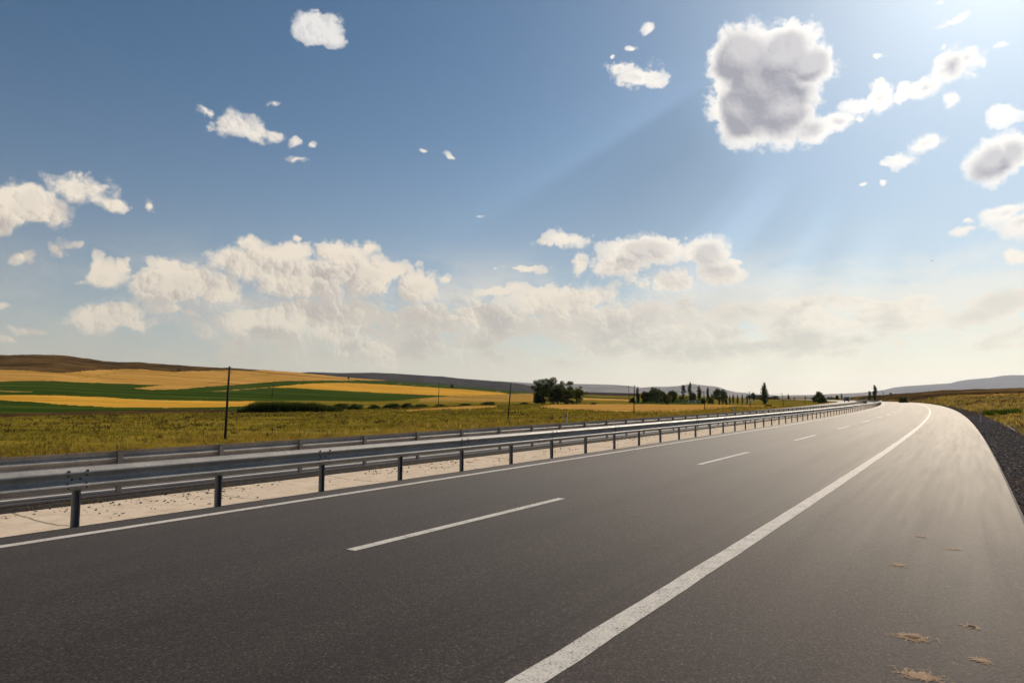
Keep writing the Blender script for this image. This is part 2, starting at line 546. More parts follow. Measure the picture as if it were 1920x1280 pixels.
def ribbon(name, s, prof, m, parent=None, smooth=False, dz=0.0):
    """sheet along the road; prof = [(o, z)...]"""
    s = np.asarray(s, float)
    n, k = len(s), len(prof)
    Vv, uv = [], []
    for o, z in prof:
        Vv.append(road(s, np.full(n, o), z + dz))
        uv.append(np.stack([s, np.full(n, o)], -1))
    V = np.stack(Vv, 1).reshape(-1, 3)
    UV = np.stack(uv, 1).reshape(-1, 2)
    i, j = np.meshgrid(np.arange(n - 1), np.arange(k - 1), indexing='ij')
    a = (i * k + j).ravel()
    Fq = np.stack([a, a + k, a + k + 1, a + 1], -1)
    # order the corners so the sheet faces up
    return mesh_np(name, V, Fq if prof[0][0] > prof[-1][0] else Fq[:, ::-1], m, parent, uv=UV, smooth=smooth)

# ------------------------------------------------------------------ terrain sheet, split by field
def build_terrain():
    azf = np.arange(-47, 52, .12)
    azb = np.arange(52, 313.01, 3.0)
    az = np.radians(np.concatenate([azf, azb]))
    rr = np.concatenate([[1.0], np.geomspace(2.0, 300, 240), np.geomspace(303, 1560, 175), np.geomspace(1600, 27000, 60)])
    A, Rr = np.meshgrid(az, rr)
    X, Y = Rr * np.sin(A), Rr * np.cos(A)
    Z = terrain(X, Y)
    V = np.stack([X, Y, Z], -1).reshape(-1, 3)
    nr, na = A.shape
    i, j = np.meshgrid(np.arange(nr - 1), np.arange(na), indexing='ij')
    j2 = (j + 1) % na
    Fq = np.stack([i * na + j, (i + 1) * na + j, (i + 1) * na + j2, i * na + j2], -1).reshape(-1, 4)[:, ::-1]
    # fan at the centre: close the small hole with one more ring collapsed under the road
    cen = V[Fq].mean(1)
    px, py = proj(cen)
    r = np.hypot(cen[:, 0], cen[:, 1])
    s, o, al = road_so(cen[:, 0], cen[:, 1])
    # ragged field borders
    jit = (fbm(cen[:, 0] / 9, cen[:, 1] / 9, 3, 31) - .5)
    pyj = py + jit * 1.6
    pxj = px + jit * 8
    left = (o > 27) & (r > 105) & (r < RR_L + 30) & (cen[:, 1] > 5)
    cls = np.zeros(len(Fq), np.int32)       # 0 = meadow / default
    right = o < 10
    cls[right] = 1                          # dry grassland right of the road
    def poly(pts):
        P = np.array(pts, float)
        ins = np.zeros(len(pxj), bool)
        x0, y0 = P[-1]
        for x1, y1 in P:
            c = ((y0 > pyj) != (y1 > pyj)) & (pxj < (x1 - x0) * (pyj - y0) / (y1 - y0 + 1e-9) + x0)
            ins ^= c
            x0, y0 = x1, y1
        return ins
    defs = FIELDS
    for idx, (nm, mt, pts, lab, cat, side) in enumerate(defs):
        msk = poly(pts) & (left if side == 'L' else (right & (r > 60) & (r < RR_R + 20) & (cen[:, 1] > 5)))
        cls[msk] = idx + 2
    names = [('terrain', 'meadow', 'olive green rough meadow between the highway and the crop fields', 'meadow'),
             ('terrain', 'dry', 'dry tan grassland rising right of the highway shoulder', 'grassland')] + \
            [(d[0], d[1], d[3], d[4]) for d in defs]
    for c, (nm, mt, lab, cat) in enumerate(names):
        f = Fq[cls == c]
        if not len(f): continue
        ids, inv = np.unique(f, return_inverse=True)
        ob = mesh_np(nm, V[ids], inv.reshape(f.shape), M[mt], smooth=True)
        tag(ob, lab, cat, None, 'structure')

FIELDS = [
    ('heath_hill', 'brown_hill', [(-600, 640), (520, 640), (520, 697), (480, 695.5), (431, 694), (360, 695.5), (331, 697), (287, 694.7), (269, 692), (225, 691.5), (187, 693),
                                   (150, 696), (119, 699), (81, 697), (47, 694), (0, 692.5), (-600, 690)],
     'brown heath covering the rounded top of the left hill', 'hill', 'L'),
    ('stubble_field', 'gold', [(-600, 690), (0, 692.5), (47, 694), (81, 697), (119, 699), (150, 696), (187, 693), (225, 691.5), (269, 692), (287, 694.7), (331, 697),
                       (360, 695.5), (431, 694), (480, 695.5), (500, 690), (760, 705), (735, 714), (712, 713), (619, 713), (525, 714.4), (480, 718), (375, 726),
                       (331, 729.7), (281, 730.6), (250, 727.5), (306, 722), (250, 719.7), (200, 718), (140, 716), (100, 714), (47, 713.7), (0, 715), (-600, 716)],
     'broad golden stubble field across the upper slope of the left hill', 'field', 'L'),
    ('crop_field', 'green', [(-600, 716), (0, 715), (47, 713.7), (100, 714), (140, 716), (200, 718), (250, 719.7), (306, 722), (250, 727.5), (281, 730.6), (331, 729.7),
                        (375, 726), (480, 718), (525, 714.4), (619, 713), (712, 713), (735, 713), (800, 712), (1000, 730), (1000, 736.5), (952, 737.5), (844, 742),
                        (787, 746), (744, 751), (681, 752), (600, 751), (480, 751.6), (350, 751), (300, 750), (250, 747.8), (200, 744.7), (131, 741.6), (62, 740.6),
                        (0, 740.6), (-600, 741)],
     'long dark green crop field sweeping below the golden hillside', 'field', 'L'),
    ('wheat_field', 'gold2', [(503, 726), (525, 723.7), (556, 720.6), (600, 718), (650, 717.5), (712, 720), (880, 730.6), (935, 735), (952, 737.5), (950, 739),
                        (844, 742), (712, 736), (619, 731), (556, 727.5)],
     'bright golden wheat wedge enclosed by the green crop field', 'field', 'L'),
    ('wheat_field', 'gold2', [(-600, 741), (0, 740.6), (62, 740.6), (131, 741.6), (200, 744.7), (250, 747.8), (300, 750), (350, 751), (480, 751.8), (462, 761.5), (406, 762.5),
                        (312, 764), (219, 763.5), (150, 760), (103, 757), (62, 753), (0, 750), (-600, 748)],
     'narrow golden wheat strip below the green crop field at far left', 'field', 'L'),
    ('crop_field', 'green', [(-600, 748), (0, 750), (62, 753), (103, 757), (150, 760), (219, 763.5), (312, 764), (406, 762.5), (470, 761), (480, 770), (375, 766.5), (281, 768),
                        (187, 771), (94, 773), (0, 775), (-600, 776)],
     'low green strip between golden wheat and the reddish ditch', 'field', 'L'),
    ('ditch', 'ditch', [(-600, 776), (0, 775), (94, 773), (187, 771), (281, 768), (375, 766.5), (480, 770.5), (640, 771), (640, 773), (480, 773), (325, 774), (190, 777), (0, 781), (-600, 782)],
     'dark reddish ditch line at the far side of the meadow', 'ditch', 'L'),
    ('fallow_field', 'tan', [(787, 747), (844, 742.5), (952, 739), (1003, 738), (1003, 752), (950, 753), (860, 753), (787, 753)],
     'tan fallow strip behind the low bushes left of the tree clump', 'field', 'L'),
    ('wheat_field', 'gold', [(744, 770), (806, 765), (880, 761), (932, 760.5), (932, 763), (880, 766.5), (775, 770)],
     'thin golden strip in front of the low green bushes', 'field', 'L'),
    ('ploughed_field', 'plough', [(1088, 733), (1200, 733), (1200, 742.5), (1130, 741), (1088, 739)],
     'dark ploughed rise beside the tree clump', 'field', 'L'),
    ('crop_field', 'green', [(1088, 742.5), (1185, 746.5), (1185, 748.5), (1088, 745)], 'thin green crop strip right of the tree clump', 'field', 'L'),
    ('wheat_field', 'gold', [(1088, 745.2), (1185, 748.7), (1185, 752), (1088, 749)], 'thin golden strip right of the tree clump', 'field', 'L'),
    ('crop_field', 'green', [(1188, 752.5), (1320, 752.5), (1320, 757.5), (1188, 757)], 'watered green patch at the foot of the poplars', 'field', 'L'),
    ('wheat_field', 'gold', [(1010, 762), (1035, 758), (1160, 757.5), (1260, 758), (1457, 759.5), (1470, 762.5), (1379, 764), (1330, 768), (1269, 772), (1160, 771), (1060, 768)],
     'golden stubble field between the guardrails and the poplar rows', 'field', 'L'),
    ('farm_track', 'tan', [(150, 708), (205, 700), (269, 692.2), (269, 693.2), (205, 701.4), (150, 709.3)], 'pale farm track slanting across the golden hill at left', 'track', 'L'),
    ('farm_track', 'tan', [(386, 718.5), (456, 706), (520, 701), (520, 702), (456, 707.3), (386, 719.8)], 'pale farm track slanting up the golden hill behind the nearest pole', 'track', 'L'),
    ('farm_track', 'tan', [(0, 732), (62, 733.5), (62, 735), (0, 733.6)], 'pale strip inside the green crop at the far left', 'track', 'L'),
    ('farm_track', 'tan', [(400, 733), (503, 725.6), (503, 726.8), (400, 734.2)], 'pale track dividing the green crop below the golden wedge', 'track', 'L'),
    ('heath_bank', 'brown_hill', [(1600, 735), (2100, 712), (2100, 733), (1850, 738.5), (1800, 741.5), (1760, 745), (1720, 749), (1640, 749)], 'brown heath on the low ridge right of the bend', 'hill', 'R'),
    ('grassland', 'gold', [(1790, 741.5), (1850, 738.5), (2100, 733), (2100, 740), (1850, 743.5)], 'golden grass streak high on the right bank', 'grass', 'R'),
]
build_terrain()

# ------------------------------------------------------------------ far hills
def far_hill(name, ridge, dist, depth, m, label, seed):
    """a hill range: foot in front, ridge line, back slope"""
    xs = np.linspace(ridge[0][0], ridge[-1][0], 420)
    ys = np.interp(xs, [p[0] for p in ridge], [p[1] for p in ridge])
    az = np.array([px_az_tan(a, b)[0] for a, b in zip(xs, ys)])
    tn = np.array([px_az_tan(a, b)[1] for a, b in zip(xs, ys)])
    ts = np.concatenate([np.linspace(0, 1, 26), [1.25, 1.6, 2.2]])
    rows = []
    for t in ts:
        rr = dist - depth * (1 - min(t, 1)) + (t - 1 if t > 1 else 0) * depth
        top = np.maximum(HCAM + tn * dist, -15)
        x, y = rr * np.sin(az), rr * np.cos(az)
        g = t ** .85 if t <= 1 else max(0.0, 1 - (t - 1) / 1.2)
        nz = (fbm(x / (depth * .22), y / (depth * .22), 5, seed) - .5) * (top + 20) * .34 * (math.sin(math.pi * min(t, 1)) if t <= 1 else 0)
        z = -20 + (top + 20) * g + nz
        rows.append(np.stack([x, y, z], -1))
    V = np.stack(rows, 0).reshape(-1, 3)
    n = len(xs)
    i, j = np.meshgrid(np.arange(len(ts) - 1), np.arange(n - 1), indexing='ij')
    a = (i * n + j).ravel()
    o = mesh_np(name, V, np.stack([a, a + 1, a + n + 1, a + n], -1), m, smooth=True)
    tag(o, label, 'hills', None, 'structure')

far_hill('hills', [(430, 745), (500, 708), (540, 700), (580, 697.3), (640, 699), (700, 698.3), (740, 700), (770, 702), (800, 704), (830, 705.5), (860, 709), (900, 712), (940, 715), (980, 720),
                   (1020, 728), (1080, 745)], 5200, 1500, M['hill_shaded'], 'hill ridge coloured dark for cloud shadow behind the golden fields', 3)
far_hill('hills', [(760, 745), (850, 720), (900, 714.5), (935, 714.3), (960, 715.5), (1000, 718), (1030, 718.5), (1070, 719.3), (1100, 719.8), (1150, 721), (1179, 723), (1200, 727),
                   (1225, 724.5), (1247, 725), (1272, 723.4), (1288, 720.6), (1300, 719.4), (1310, 721), (1329, 723), (1346, 725), (1363, 731), (1379, 734.7),
                   (1400, 736.6), (1422, 739), (1460, 741), (1520, 740), (1550, 738.7), (1578, 737.7), (1614, 736), (1640, 737), (1680, 746)], 19000, 4000, M['hill_pale'],
         'pale hazy hill range on the central horizon', 5)
far_hill('hills', [(1560, 746), (1600, 738), (1640, 733), (1656, 731), (1677, 726), (1698, 723.8), (1742, 720.8), (1783, 718), (1794.6, 714.7), (1815, 711.4), (1859, 707.7),
                   (1879, 704), (1897, 702.9), (1920, 703), (2000, 705), (2150, 714), (2400, 735)], 22000, 5000, M['hill_blue'],
         'smooth blue grey mountain at the right horizon', 8)

# ------------------------------------------------------------------ roads, markings, median, shoulders
s_long = np.concatenate([np.arange(-60, 60, 1.0), np.arange(60, 300, 2.0), np.arange(300, 701, 5.0)])
rd = ribbon('road', s_long, [(9.54, -.35), (9.54, 0), (7.2, 0), (5.7, 0), (4, 0), (2.28, 0), (.6, 0), (O_EDGE + .10, 0), (O_EDGE + .01, -.012), (O_EDGE - .06, -.10), (O_EDGE - .1, -.35)], M['asphalt'])
tag(rd, 'near dark asphalt carriageway with white lane markings curving left', 'road', None, 'structure')
FZ = -.072
rd2 = ribbon('road', s_long, [(O_OEDGE, -.45), (O_OEDGE, FZ), (18, FZ), (16.7, FZ), (15, FZ), (13.2, FZ), (O_CON1 + .06, FZ), (O_CON1 + .01, FZ - .02), (O_CON1 - .03, -.40)], M['asphalt'])
tag(rd2, 'far asphalt carriageway behind the double guardrail', 'road', None, 'structure')

def stripe(name, s0, s1, o, w, parent, step=1.0, lift=.004):
    s = np.arange(s0, s1 + step * .5, step) if s1 - s0 > step else np.array([s0, s1])
    n = len(s)
    if step <= 1.0 and n > 30:
        e = (fbm(s * 3.0, s * 0 + 3, 3, 2) - .5) * .018
    else:
        e = np.zeros(n)
    A = road(s, o + w / 2 + e, lift)
    B = road(s, o - w / 2 + e * .6, lift)
    V = np.stack([A, B], 1).reshape(-1, 3)
    i = np.arange(n - 1) * 2
    return mesh_np(name, V, np.stack([i, i + 1, i + 3, i + 2], -1)[:, ::1], M['paint'], parent)

def long_stripe(name, o, w, parent, dz=0.0):
    s = np.concatenate([np.arange(-30, 40, .25), np.arange(40, 240, 1.0), np.arange(240, 600, 4.0)])
    e = (fbm(s * 2.0, s * 0 + o, 3, 2) - .5) * .02
    A = road(s, o + w / 2 + e, .004 + dz)
    B = road(s, o - w / 2 + e, .004 + dz)
    V = np.stack([A, B], 1).reshape(-1, 3)
    i = np.arange(len(s) - 1) * 2
    return mesh_np(name, V, np.stack([i, i + 1, i + 3, i + 2], -1), M['paint'], parent)

long_stripe('edge_line', O_RLINE, .195, rd)
long_stripe('edge_line', O_LLINE, .15, rd)
long_stripe('edge_line', O_OLINE, .14, rd2, FZ)
long_stripe('edge_line', O_OLINE2, .14, rd2, FZ)
# dashes: 4.6 m painted, 11.7 m pitch
for k in range(-2, 30):
    s0 = DASH0 = 5.32 + 11.55 * k
    stripe('lane_dash', s0, s0 + 4.65, O_DASH, .135, rd, .93)
    stripe('lane_dash', s0 + 2, s0 + 6.65, O_ODASH, .135, rd2, .93, .004 + FZ)

cm = ribbon('median', s_long, [(O_CON1 - .02, -.165), (11.6, -.195), (11.0, -.19), (10.3, -.14), (O_CON0 - .0, -.08)], M['concrete'])
tag(cm, 'pale concrete median strip between the two guardrails', 'median', None, 'structure')

def gravel_strip(name, prof, label, s0=-20, s1=420, m='gravel'):
    s = np.concatenate([np.arange(s0, 60, .25), np.arange(60, s1, 1.0)])
    n, k = len(s), len(prof)
    rows = []
    for o, z in prof:
        P = road(s, np.full(n, o) + (fbm(s / .7, s * 0 + o * 3, 3, 4) - .5) * .12, z)
        P[:, 2] += (fbm(P[:, 0] / .25, P[:, 1] / .25, 3, 6) - .5) * .05
        rows.append(P)
    V = np.stack(rows, 1).reshape(-1, 3)
    i, j = np.meshgrid(np.arange(n - 1), np.arange(k - 1), indexing='ij')
    a = (i * k + j).ravel()
    ob = mesh_np(name, V, np.stack([a, a + k, a + k + 1, a + 1], -1), M[m])
    return tag(ob, label, 'gravel', None, 'structure')

gravel_strip('shoulder', [(-.42, -.20), (-.56, -.09), (-.8, -.10), (-1.1, -.13), (-1.4, -.15), (-1.75, -.18), (-2.1, -.20), (-2.5, -.235), (-2.9, -.30), (-3.2, -.42)],
             'dark gravel shoulder along the right pavement edge')
gravel_strip('shoulder', [(22.3, -.75), (21.7, -.30), (21.2, -.17), (20.74, -.10), (20.6, -.4)], 'thin dark gravel edge beyond the far carriageway')
gs = ribbon('soil_strip', np.arange(-30, 330, 1.0), [(O_CON1 + .0, -.105), (O_CON1 - .07, -.12), (O_CON1 - .13, -.155), (O_CON1 - .2, -.20)], M['tar'])
tag(gs, 'dark earth line at the back edge of the concrete median', 'soil', None, 'structure')

# ------------------------------------------------------------------ stones
def stones(name, P, size, m, label, cat):
    n = len(P)
    base = np.array([[1, 0, 0], [0, 1, 0], [-1, 0, 0], [0, -1, 0], [0, 0, .8], [0, 0, -.6]], float)
    tri = np.array([[0, 1, 4], [1, 2, 4], [2, 3, 4], [3, 0, 4], [1, 0, 5], [2, 1, 5], [3, 2, 5], [0, 3, 5]])
    sc = size[:, None, None] * (1 + .5 * (rng.random((n, 6, 1)) - .5)) * np.stack([1 + rng.random(n) * .8, .7 + rng.random(n) * .5, .5 + rng.random(n) * .4], -1)[:, None, :]
    th = rng.random(n) * 6.283
    v = base[None] * sc
    x = v[..., 0] * np.cos(th)[:, None] - v[..., 1] * np.sin(th)[:, None]
    y = v[..., 0] * np.sin(th)[:, None] + v[..., 1] * np.cos(th)[:, None]
    V = np.stack([x, y, v[..., 2]], -1) + P[:, None, :]
    Fa = tri[None] + (np.arange(n) * 6)[:, None, None]
    ob = mesh_np(name, V.reshape(-1, 3), Fa.reshape(-1, 3), m)
    return tag(ob, label, cat, None, 'stuff')

n = 22000
s = 5 + rng.random(n) ** 1.5 * 75
o = -.58 - rng.random(n) ** 1.1 * 2.5
z = np.interp(-o, [.56, .8, 1.1, 1.4, 1.75, 2.1, 2.5, 2.9], [-.09, -.10, -.13, -.15, -.18, -.20, -.235, -.30])
P = road(s, o, z)
stones('gravel', P, .010 + rng.random(n) ** 3 * .042, M['stone'], 'loose grey stones scattered over the right gravel shoulder', 'gravel')
n = 4200
s = -2 + rng.random(n) ** 1.3 * 75
o = O_CON1 - .1 - np.abs(rng.normal(0, 1, n)) * .75
keep = (o > O_CON0 + .05) & (fbm(s * .9, o * 1.2, 3, 44) > .47)
s, o = s[keep], o[keep]
P = road(s, o, np.interp(o, [9.5, 10.3, 11, 11.6, 12.6], [-.08, -.14, -.19, -.195, -.165]) + .006)
stones('debris', P, (.005 + rng.random(len(s)) ** 2.5 * .022), M['debris'], 'dark pebbles and crumbs lying on the concrete median', 'debris')

# ------------------------------------------------------------------ guardrails
def wbeam(name, s0, s1, o, top, side, parent):
    """one corrugated rail section; side = -1 corrugations face the camera side (smaller o)"""
    prof = [(.0, 0), (.006, -.012), (.050, -.030), (.078, -.052), (.082, -.066), (.078, -.082), (.030, -.118), (.008, -.140), (.004, -.155), (.008, -.170), (.030, -.192),
            (.078, -.228), (.082, -.244), (.078, -.258), (.050, -.280), (.006, -.298), (.0, -.310)]
    t = .004
    s = np.linspace(s0, s1 + .32, 6)
    lap = np.array([0, 0, 0, 0, 0, .0]) + np.linspace(.0, .005, 6)
    rows = []
    for back in (0, 1):
        for d, z in (prof if not back else prof[::-1]):
            oo = o + side * (d - (t if back else 0) + lap)
            rows.append(road(s, oo, top + z * .95))
    V = np.stack(rows, 1)
    n, k = V.shape[:2]
    V = V.reshape(-1, 3)
    i, j = np.meshgrid(np.arange(n - 1), np.arange(k), indexing='ij')
    j2 = (j + 1) % k
    Fq = np.stack([i * k + j, (i + 1) * k + j, (i + 1) * k + j2, i * k + j2], -1).reshape(-1, 4)
    nq = len(Fq)
    if s0 < 75:                             # hexagonal bolt heads of the splice are part of the section's surface
        for da, z in [(-.11, -.043), (.11, -.043), (-.11, -.100), (.11, -.100), (-.05, -.150), (.05, -.150), (-.11, -.200), (.11, -.200), (-.11, -.250), (.11, -.250)]:
            d = np.interp(-z / .95, [-p_[1] for p_ in prof], [p_[0] for p_ in prof])
            c0 = len(V)
            ring = []
            for dep, rad in ((-.01, .015), (.010, .015), (.014, .008)):
                for q in range(6):
                    an = q * math.pi / 3
                    ring.append(road(s1 + .16 + da + rad * math.cos(an), o + side * (d + .006 + dep), top + z + rad * math.sin(an)))
            V = np.concatenate([V, np.array(ring)])
            f_ = []
            for L_ in (0, 1):
                for q in range(6): f_.append((c0 + L_ * 6 + q, c0 + L_ * 6 + (q + 1) % 6, c0 + L_ * 6 + 6 + (q + 1) % 6, c0 + L_ * 6 + 6 + q))
            f_ += [(c0 + 12, c0 + 13, c0 + 14, c0 + 15), (c0 + 12, c0 + 15, c0 + 16, c0 + 17)]
            Fq = np.concatenate([Fq, np.array(f_)])
    ob = mesh_np(name, V, Fq, M['galv'], parent, smooth=False)
    ob.data.materials.append(M['bolt'])
    ob.data.polygons.foreach_set('material_index', np.concatenate([np.zeros(nq, np.int32), np.ones(len(Fq) - nq, np.int32)]))
    return ob

def post_mesh(h, flip):
    bm = bmesh.new()
    # C-channel: web + two flanges
    bm_box(bm, 0, 0, h / 2 - .15, .006, .088, h + .3)
    bm_box(bm, .0255 * flip, .042, h / 2 - .15, .045, .006, h + .3)
    bm_box(bm, .0255 * flip, -.042, h / 2 - .15, .045, .006, h + .3)
    bm_box(bm, .0475 * flip, .034, h / 2 - .15, .005, .014, h + .3)
    bm_box(bm, .0475 * flip, -.034, h / 2 - .15, .005, .014, h + .3)
    me = bpy.data.meshes.new('post')
    bm.to_mesh(me)
    bm.free()
    me.materials.append(M['galv_shaded'])
    return me

def guardrail(o, s_first, top, side, label, zbase):
    root = empty('guardrail', road(5.0, o, 0))
    tag(root, label, 'guardrail', 'guardrails along the median')
    root.rotation_euler = (0, 0, 0)
    inv = Vector(root.location)
    post = post_mesh(top - .02 - zbase, -side)
    sp = None
    posts_far = []
    k = -6
    npost = 0
    while True:
        s = s_first + 2.0 * k
        k += 1
        if s > 330: break
        p = road(s, o - side * .075, zbase)
        rz = heading(s)
        if npost < 96:
            ob = bpy.data.objects.new('post', post)
            COL.objects.link(ob)
            ob.parent = root
            ob.location = Vector(p) - inv
            ob.rotation_euler = (0, 0, rz)
            if s < 70:                      # spacer and bolt between post and rail
                sb = bpy.data.objects.new('spacer', spacer_me)
                COL.objects.link(sb)
                sb.parent = ob
                sb.location = (-side * -.0 + (.038 if side < 0 else -.038) * 1.0, 0, top - .155 - zbase)
            npost += 1
        else:
            posts_far.append((p, rz))
    if posts_far:
        bm = bmesh.new()
        for p, rz in posts_far:
            bm_box(bm, p[0] - inv.x, p[1] - inv.y, p[2] - inv.z + (top - zbase) / 2 - .1, .058, .10, top - zbase + .2, rz)
        tag(bm_obj('posts', bm, M['galv_shaded'], root), kind='stuff')
    nb = 0
    s = s_first - 13.0 + (.8 if side < 0 else .3)
    while s < 330:
        L = 4.0 if s < 200 else 10.0
        b = wbeam('rail_beam', s, s + L, o, top, side, root)
        b.location = -inv
        s += L
        nb += 1
    return root

bm = bmesh.new()
bm_box(bm, 0, 0, 0, .070, .075, .16)
spacer_me = bpy.data.meshes.new('spacer')
bm.to_mesh(spacer_me)
bm.free()
spacer_me.materials.append(M['galv_shaded'])
guardrail(O_RAIL1, 4.22, .752, -1, 'near galvanised guardrail standing at the edge of the near carriageway', -.02)
guardrail(O_RAIL2, 6.32, .665, 1, 'rear galvanised guardrail with posts on its camera side behind the concrete median', FZ)

# ------------------------------------------------------------------ grass and weeds
def blades(name, P, H, W, m, label, cat, nb=6, spread=.10, lean=.35):
    n = len(P)
    N = n * nb
    base = np.repeat(P, nb, 0).astype(float)
    h = np.repeat(H, nb) * (.55 + .6 * rng.random(N))
    w = np.repeat(W, nb) * (.7 + .6 * rng.random(N))
    sp = np.repeat(H, nb) * spread
    th, ph = rng.random(N) * 6.283, rng.random(N) * 6.283
    rad = np.sqrt(rng.random(N)) * sp * 3
    base[:, 0] += rad * np.cos(ph)
    base[:, 1] += rad * np.sin(ph)
    ax = np.stack([np.cos(th), np.sin(th), 0 * th], -1)
    ln = np.stack([np.cos(ph) * h * lean * rng.random(N) * 1.5, np.sin(ph) * h * lean * rng.random(N) * 1.5, h], -1)
    a = base - ax * w[:, None] / 2 - np.array([0, 0, .05])
    b = base + ax * w[:, None] / 2 - np.array([0, 0, .05])
    c = base + ln * .6 + ax * w[:, None] * .42
    d = base + ln + ax * w[:, None] * -.05
    V = np.stack([a, b, c, d], 1).reshape(-1, 3)
    q = np.arange(N) * 4
    Fq = np.stack([q, q + 1, q + 2, q + 3], -1)
    ob = mesh_np(name, V, Fq, m, rnd=np.repeat(rng.random(n), nb) * .5 + rng.random(N) * .5)
    return tag(ob, label, cat, None, 'stuff')

def scatter(n, s0, s1, o0, o1, pw=1.6, po=1.0):
    s = s0 + rng.random(n) ** pw * (s1 - s0)
    o = o0 + rng.random(n) ** po * (o1 - o0)
    P = road(s, o)
    P[:, 2] = terrain(P[:, 0], P[:, 1])
    return P, s, o

def dens(P, sc, seed, lo, hi):
    return rng.random(len(P)) < sstep(lo, hi, fbm(P[:, 0] / sc, P[:, 1] / sc, 4, seed))

def off_fields(P):
    px, py = proj(P)
    bad = np.zeros(len(P), bool)
    for nm, mt, pts, lab, cat, side in FIELDS:
        if side != 'L': continue
        x0, y0 = pts[-1]
        ins = np.zeros(len(P), bool)
        for x1, y1 in pts:
            ins ^= ((y0 > py) != (y1 > py)) & (px < (x1 - x0) * (py - y0) / (y1 - y0 + 1e-9) + x0)
            x0, y0 = x1, y1
        bad |= ins
    return ~(bad & (np.hypot(P[:, 0], P[:, 1]) > 105))

# left embankment and meadow
P, s, o = scatter(60000, -25, 330, 21.6, 160, 1.45, 1.15)
k = dens(P, 7, 71, .34, .58) & off_fields(P)
P, s = P[k], s[k]
r = np.hypot(P[:, 0], P[:, 1])
blades('grass', P, (.13 + .20 * rng.random(len(P))) * (1 + r / 350), .020 + r * .0005, M['grass_olive'], 'olive meadow grass beyond the far carriageway', 'grass', 5, .14, .5)
P, s, o = scatter(5000, -25, 330, 24, 150, 1.4, 1.0)
k = dens(P, 10, 76, .52, .64) & off_fields(P)
P = P[k]
r = np.hypot(P[:, 0], P[:, 1])
blades('weeds', P, .22 + .30 * rng.random(len(P)), .03 + r * .0006, M['grass_dark'], 'dark dry tussocks dotted over the left meadow', 'weeds', 9, .3, .6)
P, s, o = scatter(26000, -20, 330, 21.4, 60, 1.4, 1.4)
k = dens(P, 9, 72, .42, .60) & off_fields(P)
P = P[k]
r = np.hypot(P[:, 0], P[:, 1])
blades('weeds', P, .22 + .36 * rng.random(len(P)) ** 1.5, .012 + r * .00025, M['grass_weed'], 'yellow flowering weeds along the far embankment', 'weeds', 12, .24, .9)
P, s, o = scatter(9000, -12, 330, 21.4, 60, 1.4, 1.3)
k = dens(P, 6, 73, .50, .66)
P = P[k]
r = np.hypot(P[:, 0], P[:, 1])
blades('dry_grass', P, .3 + .4 * rng.random(len(P)), .018 + r * .0003, M['grass_dry'], 'tall straw coloured grass tufts on the far embankment', 'grass', 7, .1, .4)
# right verge
P, s, o = scatter(26000, 6, 260, -2.5, -48, 1.5, 1.5)
k = dens(P, 3.2, 74, .42, .62) & ((o < -3.0) | (rng.random(len(o)) < .4))
P = P[k]
r = np.hypot(P[:, 0], P[:, 1])
blades('dry_grass', P, .16 + .32 * rng.random(len(P)) ** 1.5, .010 + r * .0004, M['grass_dry'], 'dry straw coloured grass on the right verge', 'grass', 7, .12, .5)
P, s, o = scatter(7000, 6, 260, -2.2, -45, 1.5, 1.4)
k = dens(P, 4, 75, .50, .66)
P = P[k]
r = np.hypot(P[:, 0], P[:, 1])
blades('grass', P, .12 + .25 * rng.random(len(P)), .012 + r * .0004, M['grass_olive'], 'olive green grass mixed into the right verge', 'grass', 7, .14, .5)
P, s, o = scatter(9000, 10, 300, -3.2, -60, 1.3, 1.2)
k = dens(P, 5, 77, .54, .66)
P = P[k]
r = np.hypot(P[:, 0], P[:, 1])
blades('weeds', P, .18 + .40 * rng.random(len(P)) ** 2, .012 + r * .0005, M['grass_dark'], 'dark brown dry weeds and seed stalks on the right bank', 'weeds', 8, .2, .5)
n = 700
gx, gy, gz = ground_at(1880, 777)
gr = math.hypot(gx, gy)
th_, rd_ = rng.random(n) * 6.283, np.sqrt(rng.random(n))
ru_, rf_ = 24.0 / F_PX * gr, 1.6
P = np.stack([gx + rd_ * (np.cos(th_) * ru_ * gy / gr + np.sin(th_) * rf_ * gx / gr), gy + rd_ * (-np.cos(th_) * ru_ * gx / gr + np.sin(th_) * rf_ * gy / gr), np.zeros(n)], -1)
P[:, 2] = terrain(P[:, 0], P[:, 1])
blades('reeds', P, .3 + .4 * rng.random(n), .02 * np.ones(n), M['grass_green'], 'patch of tall bright green grass on the right bank', 'grass', 7, .1, .3)
# tufts along the back of the concrete and gravel
n = 420
s = rng.random(n) ** 1.3 * 70
o = O_CON1 - .10 + rng.normal(0, .04, n)
P = road(s, o, -.15)
k = fbm(s * 1.1, s * 0, 2, 9) > .45
blades('grass', P[k], .03 + .05 * rng.random(k.sum()), .006 * np.ones(k.sum()), M['grass_olive'], 'small grass sprouts at the back edge of the concrete median', 'grass', 5, .2, .6)

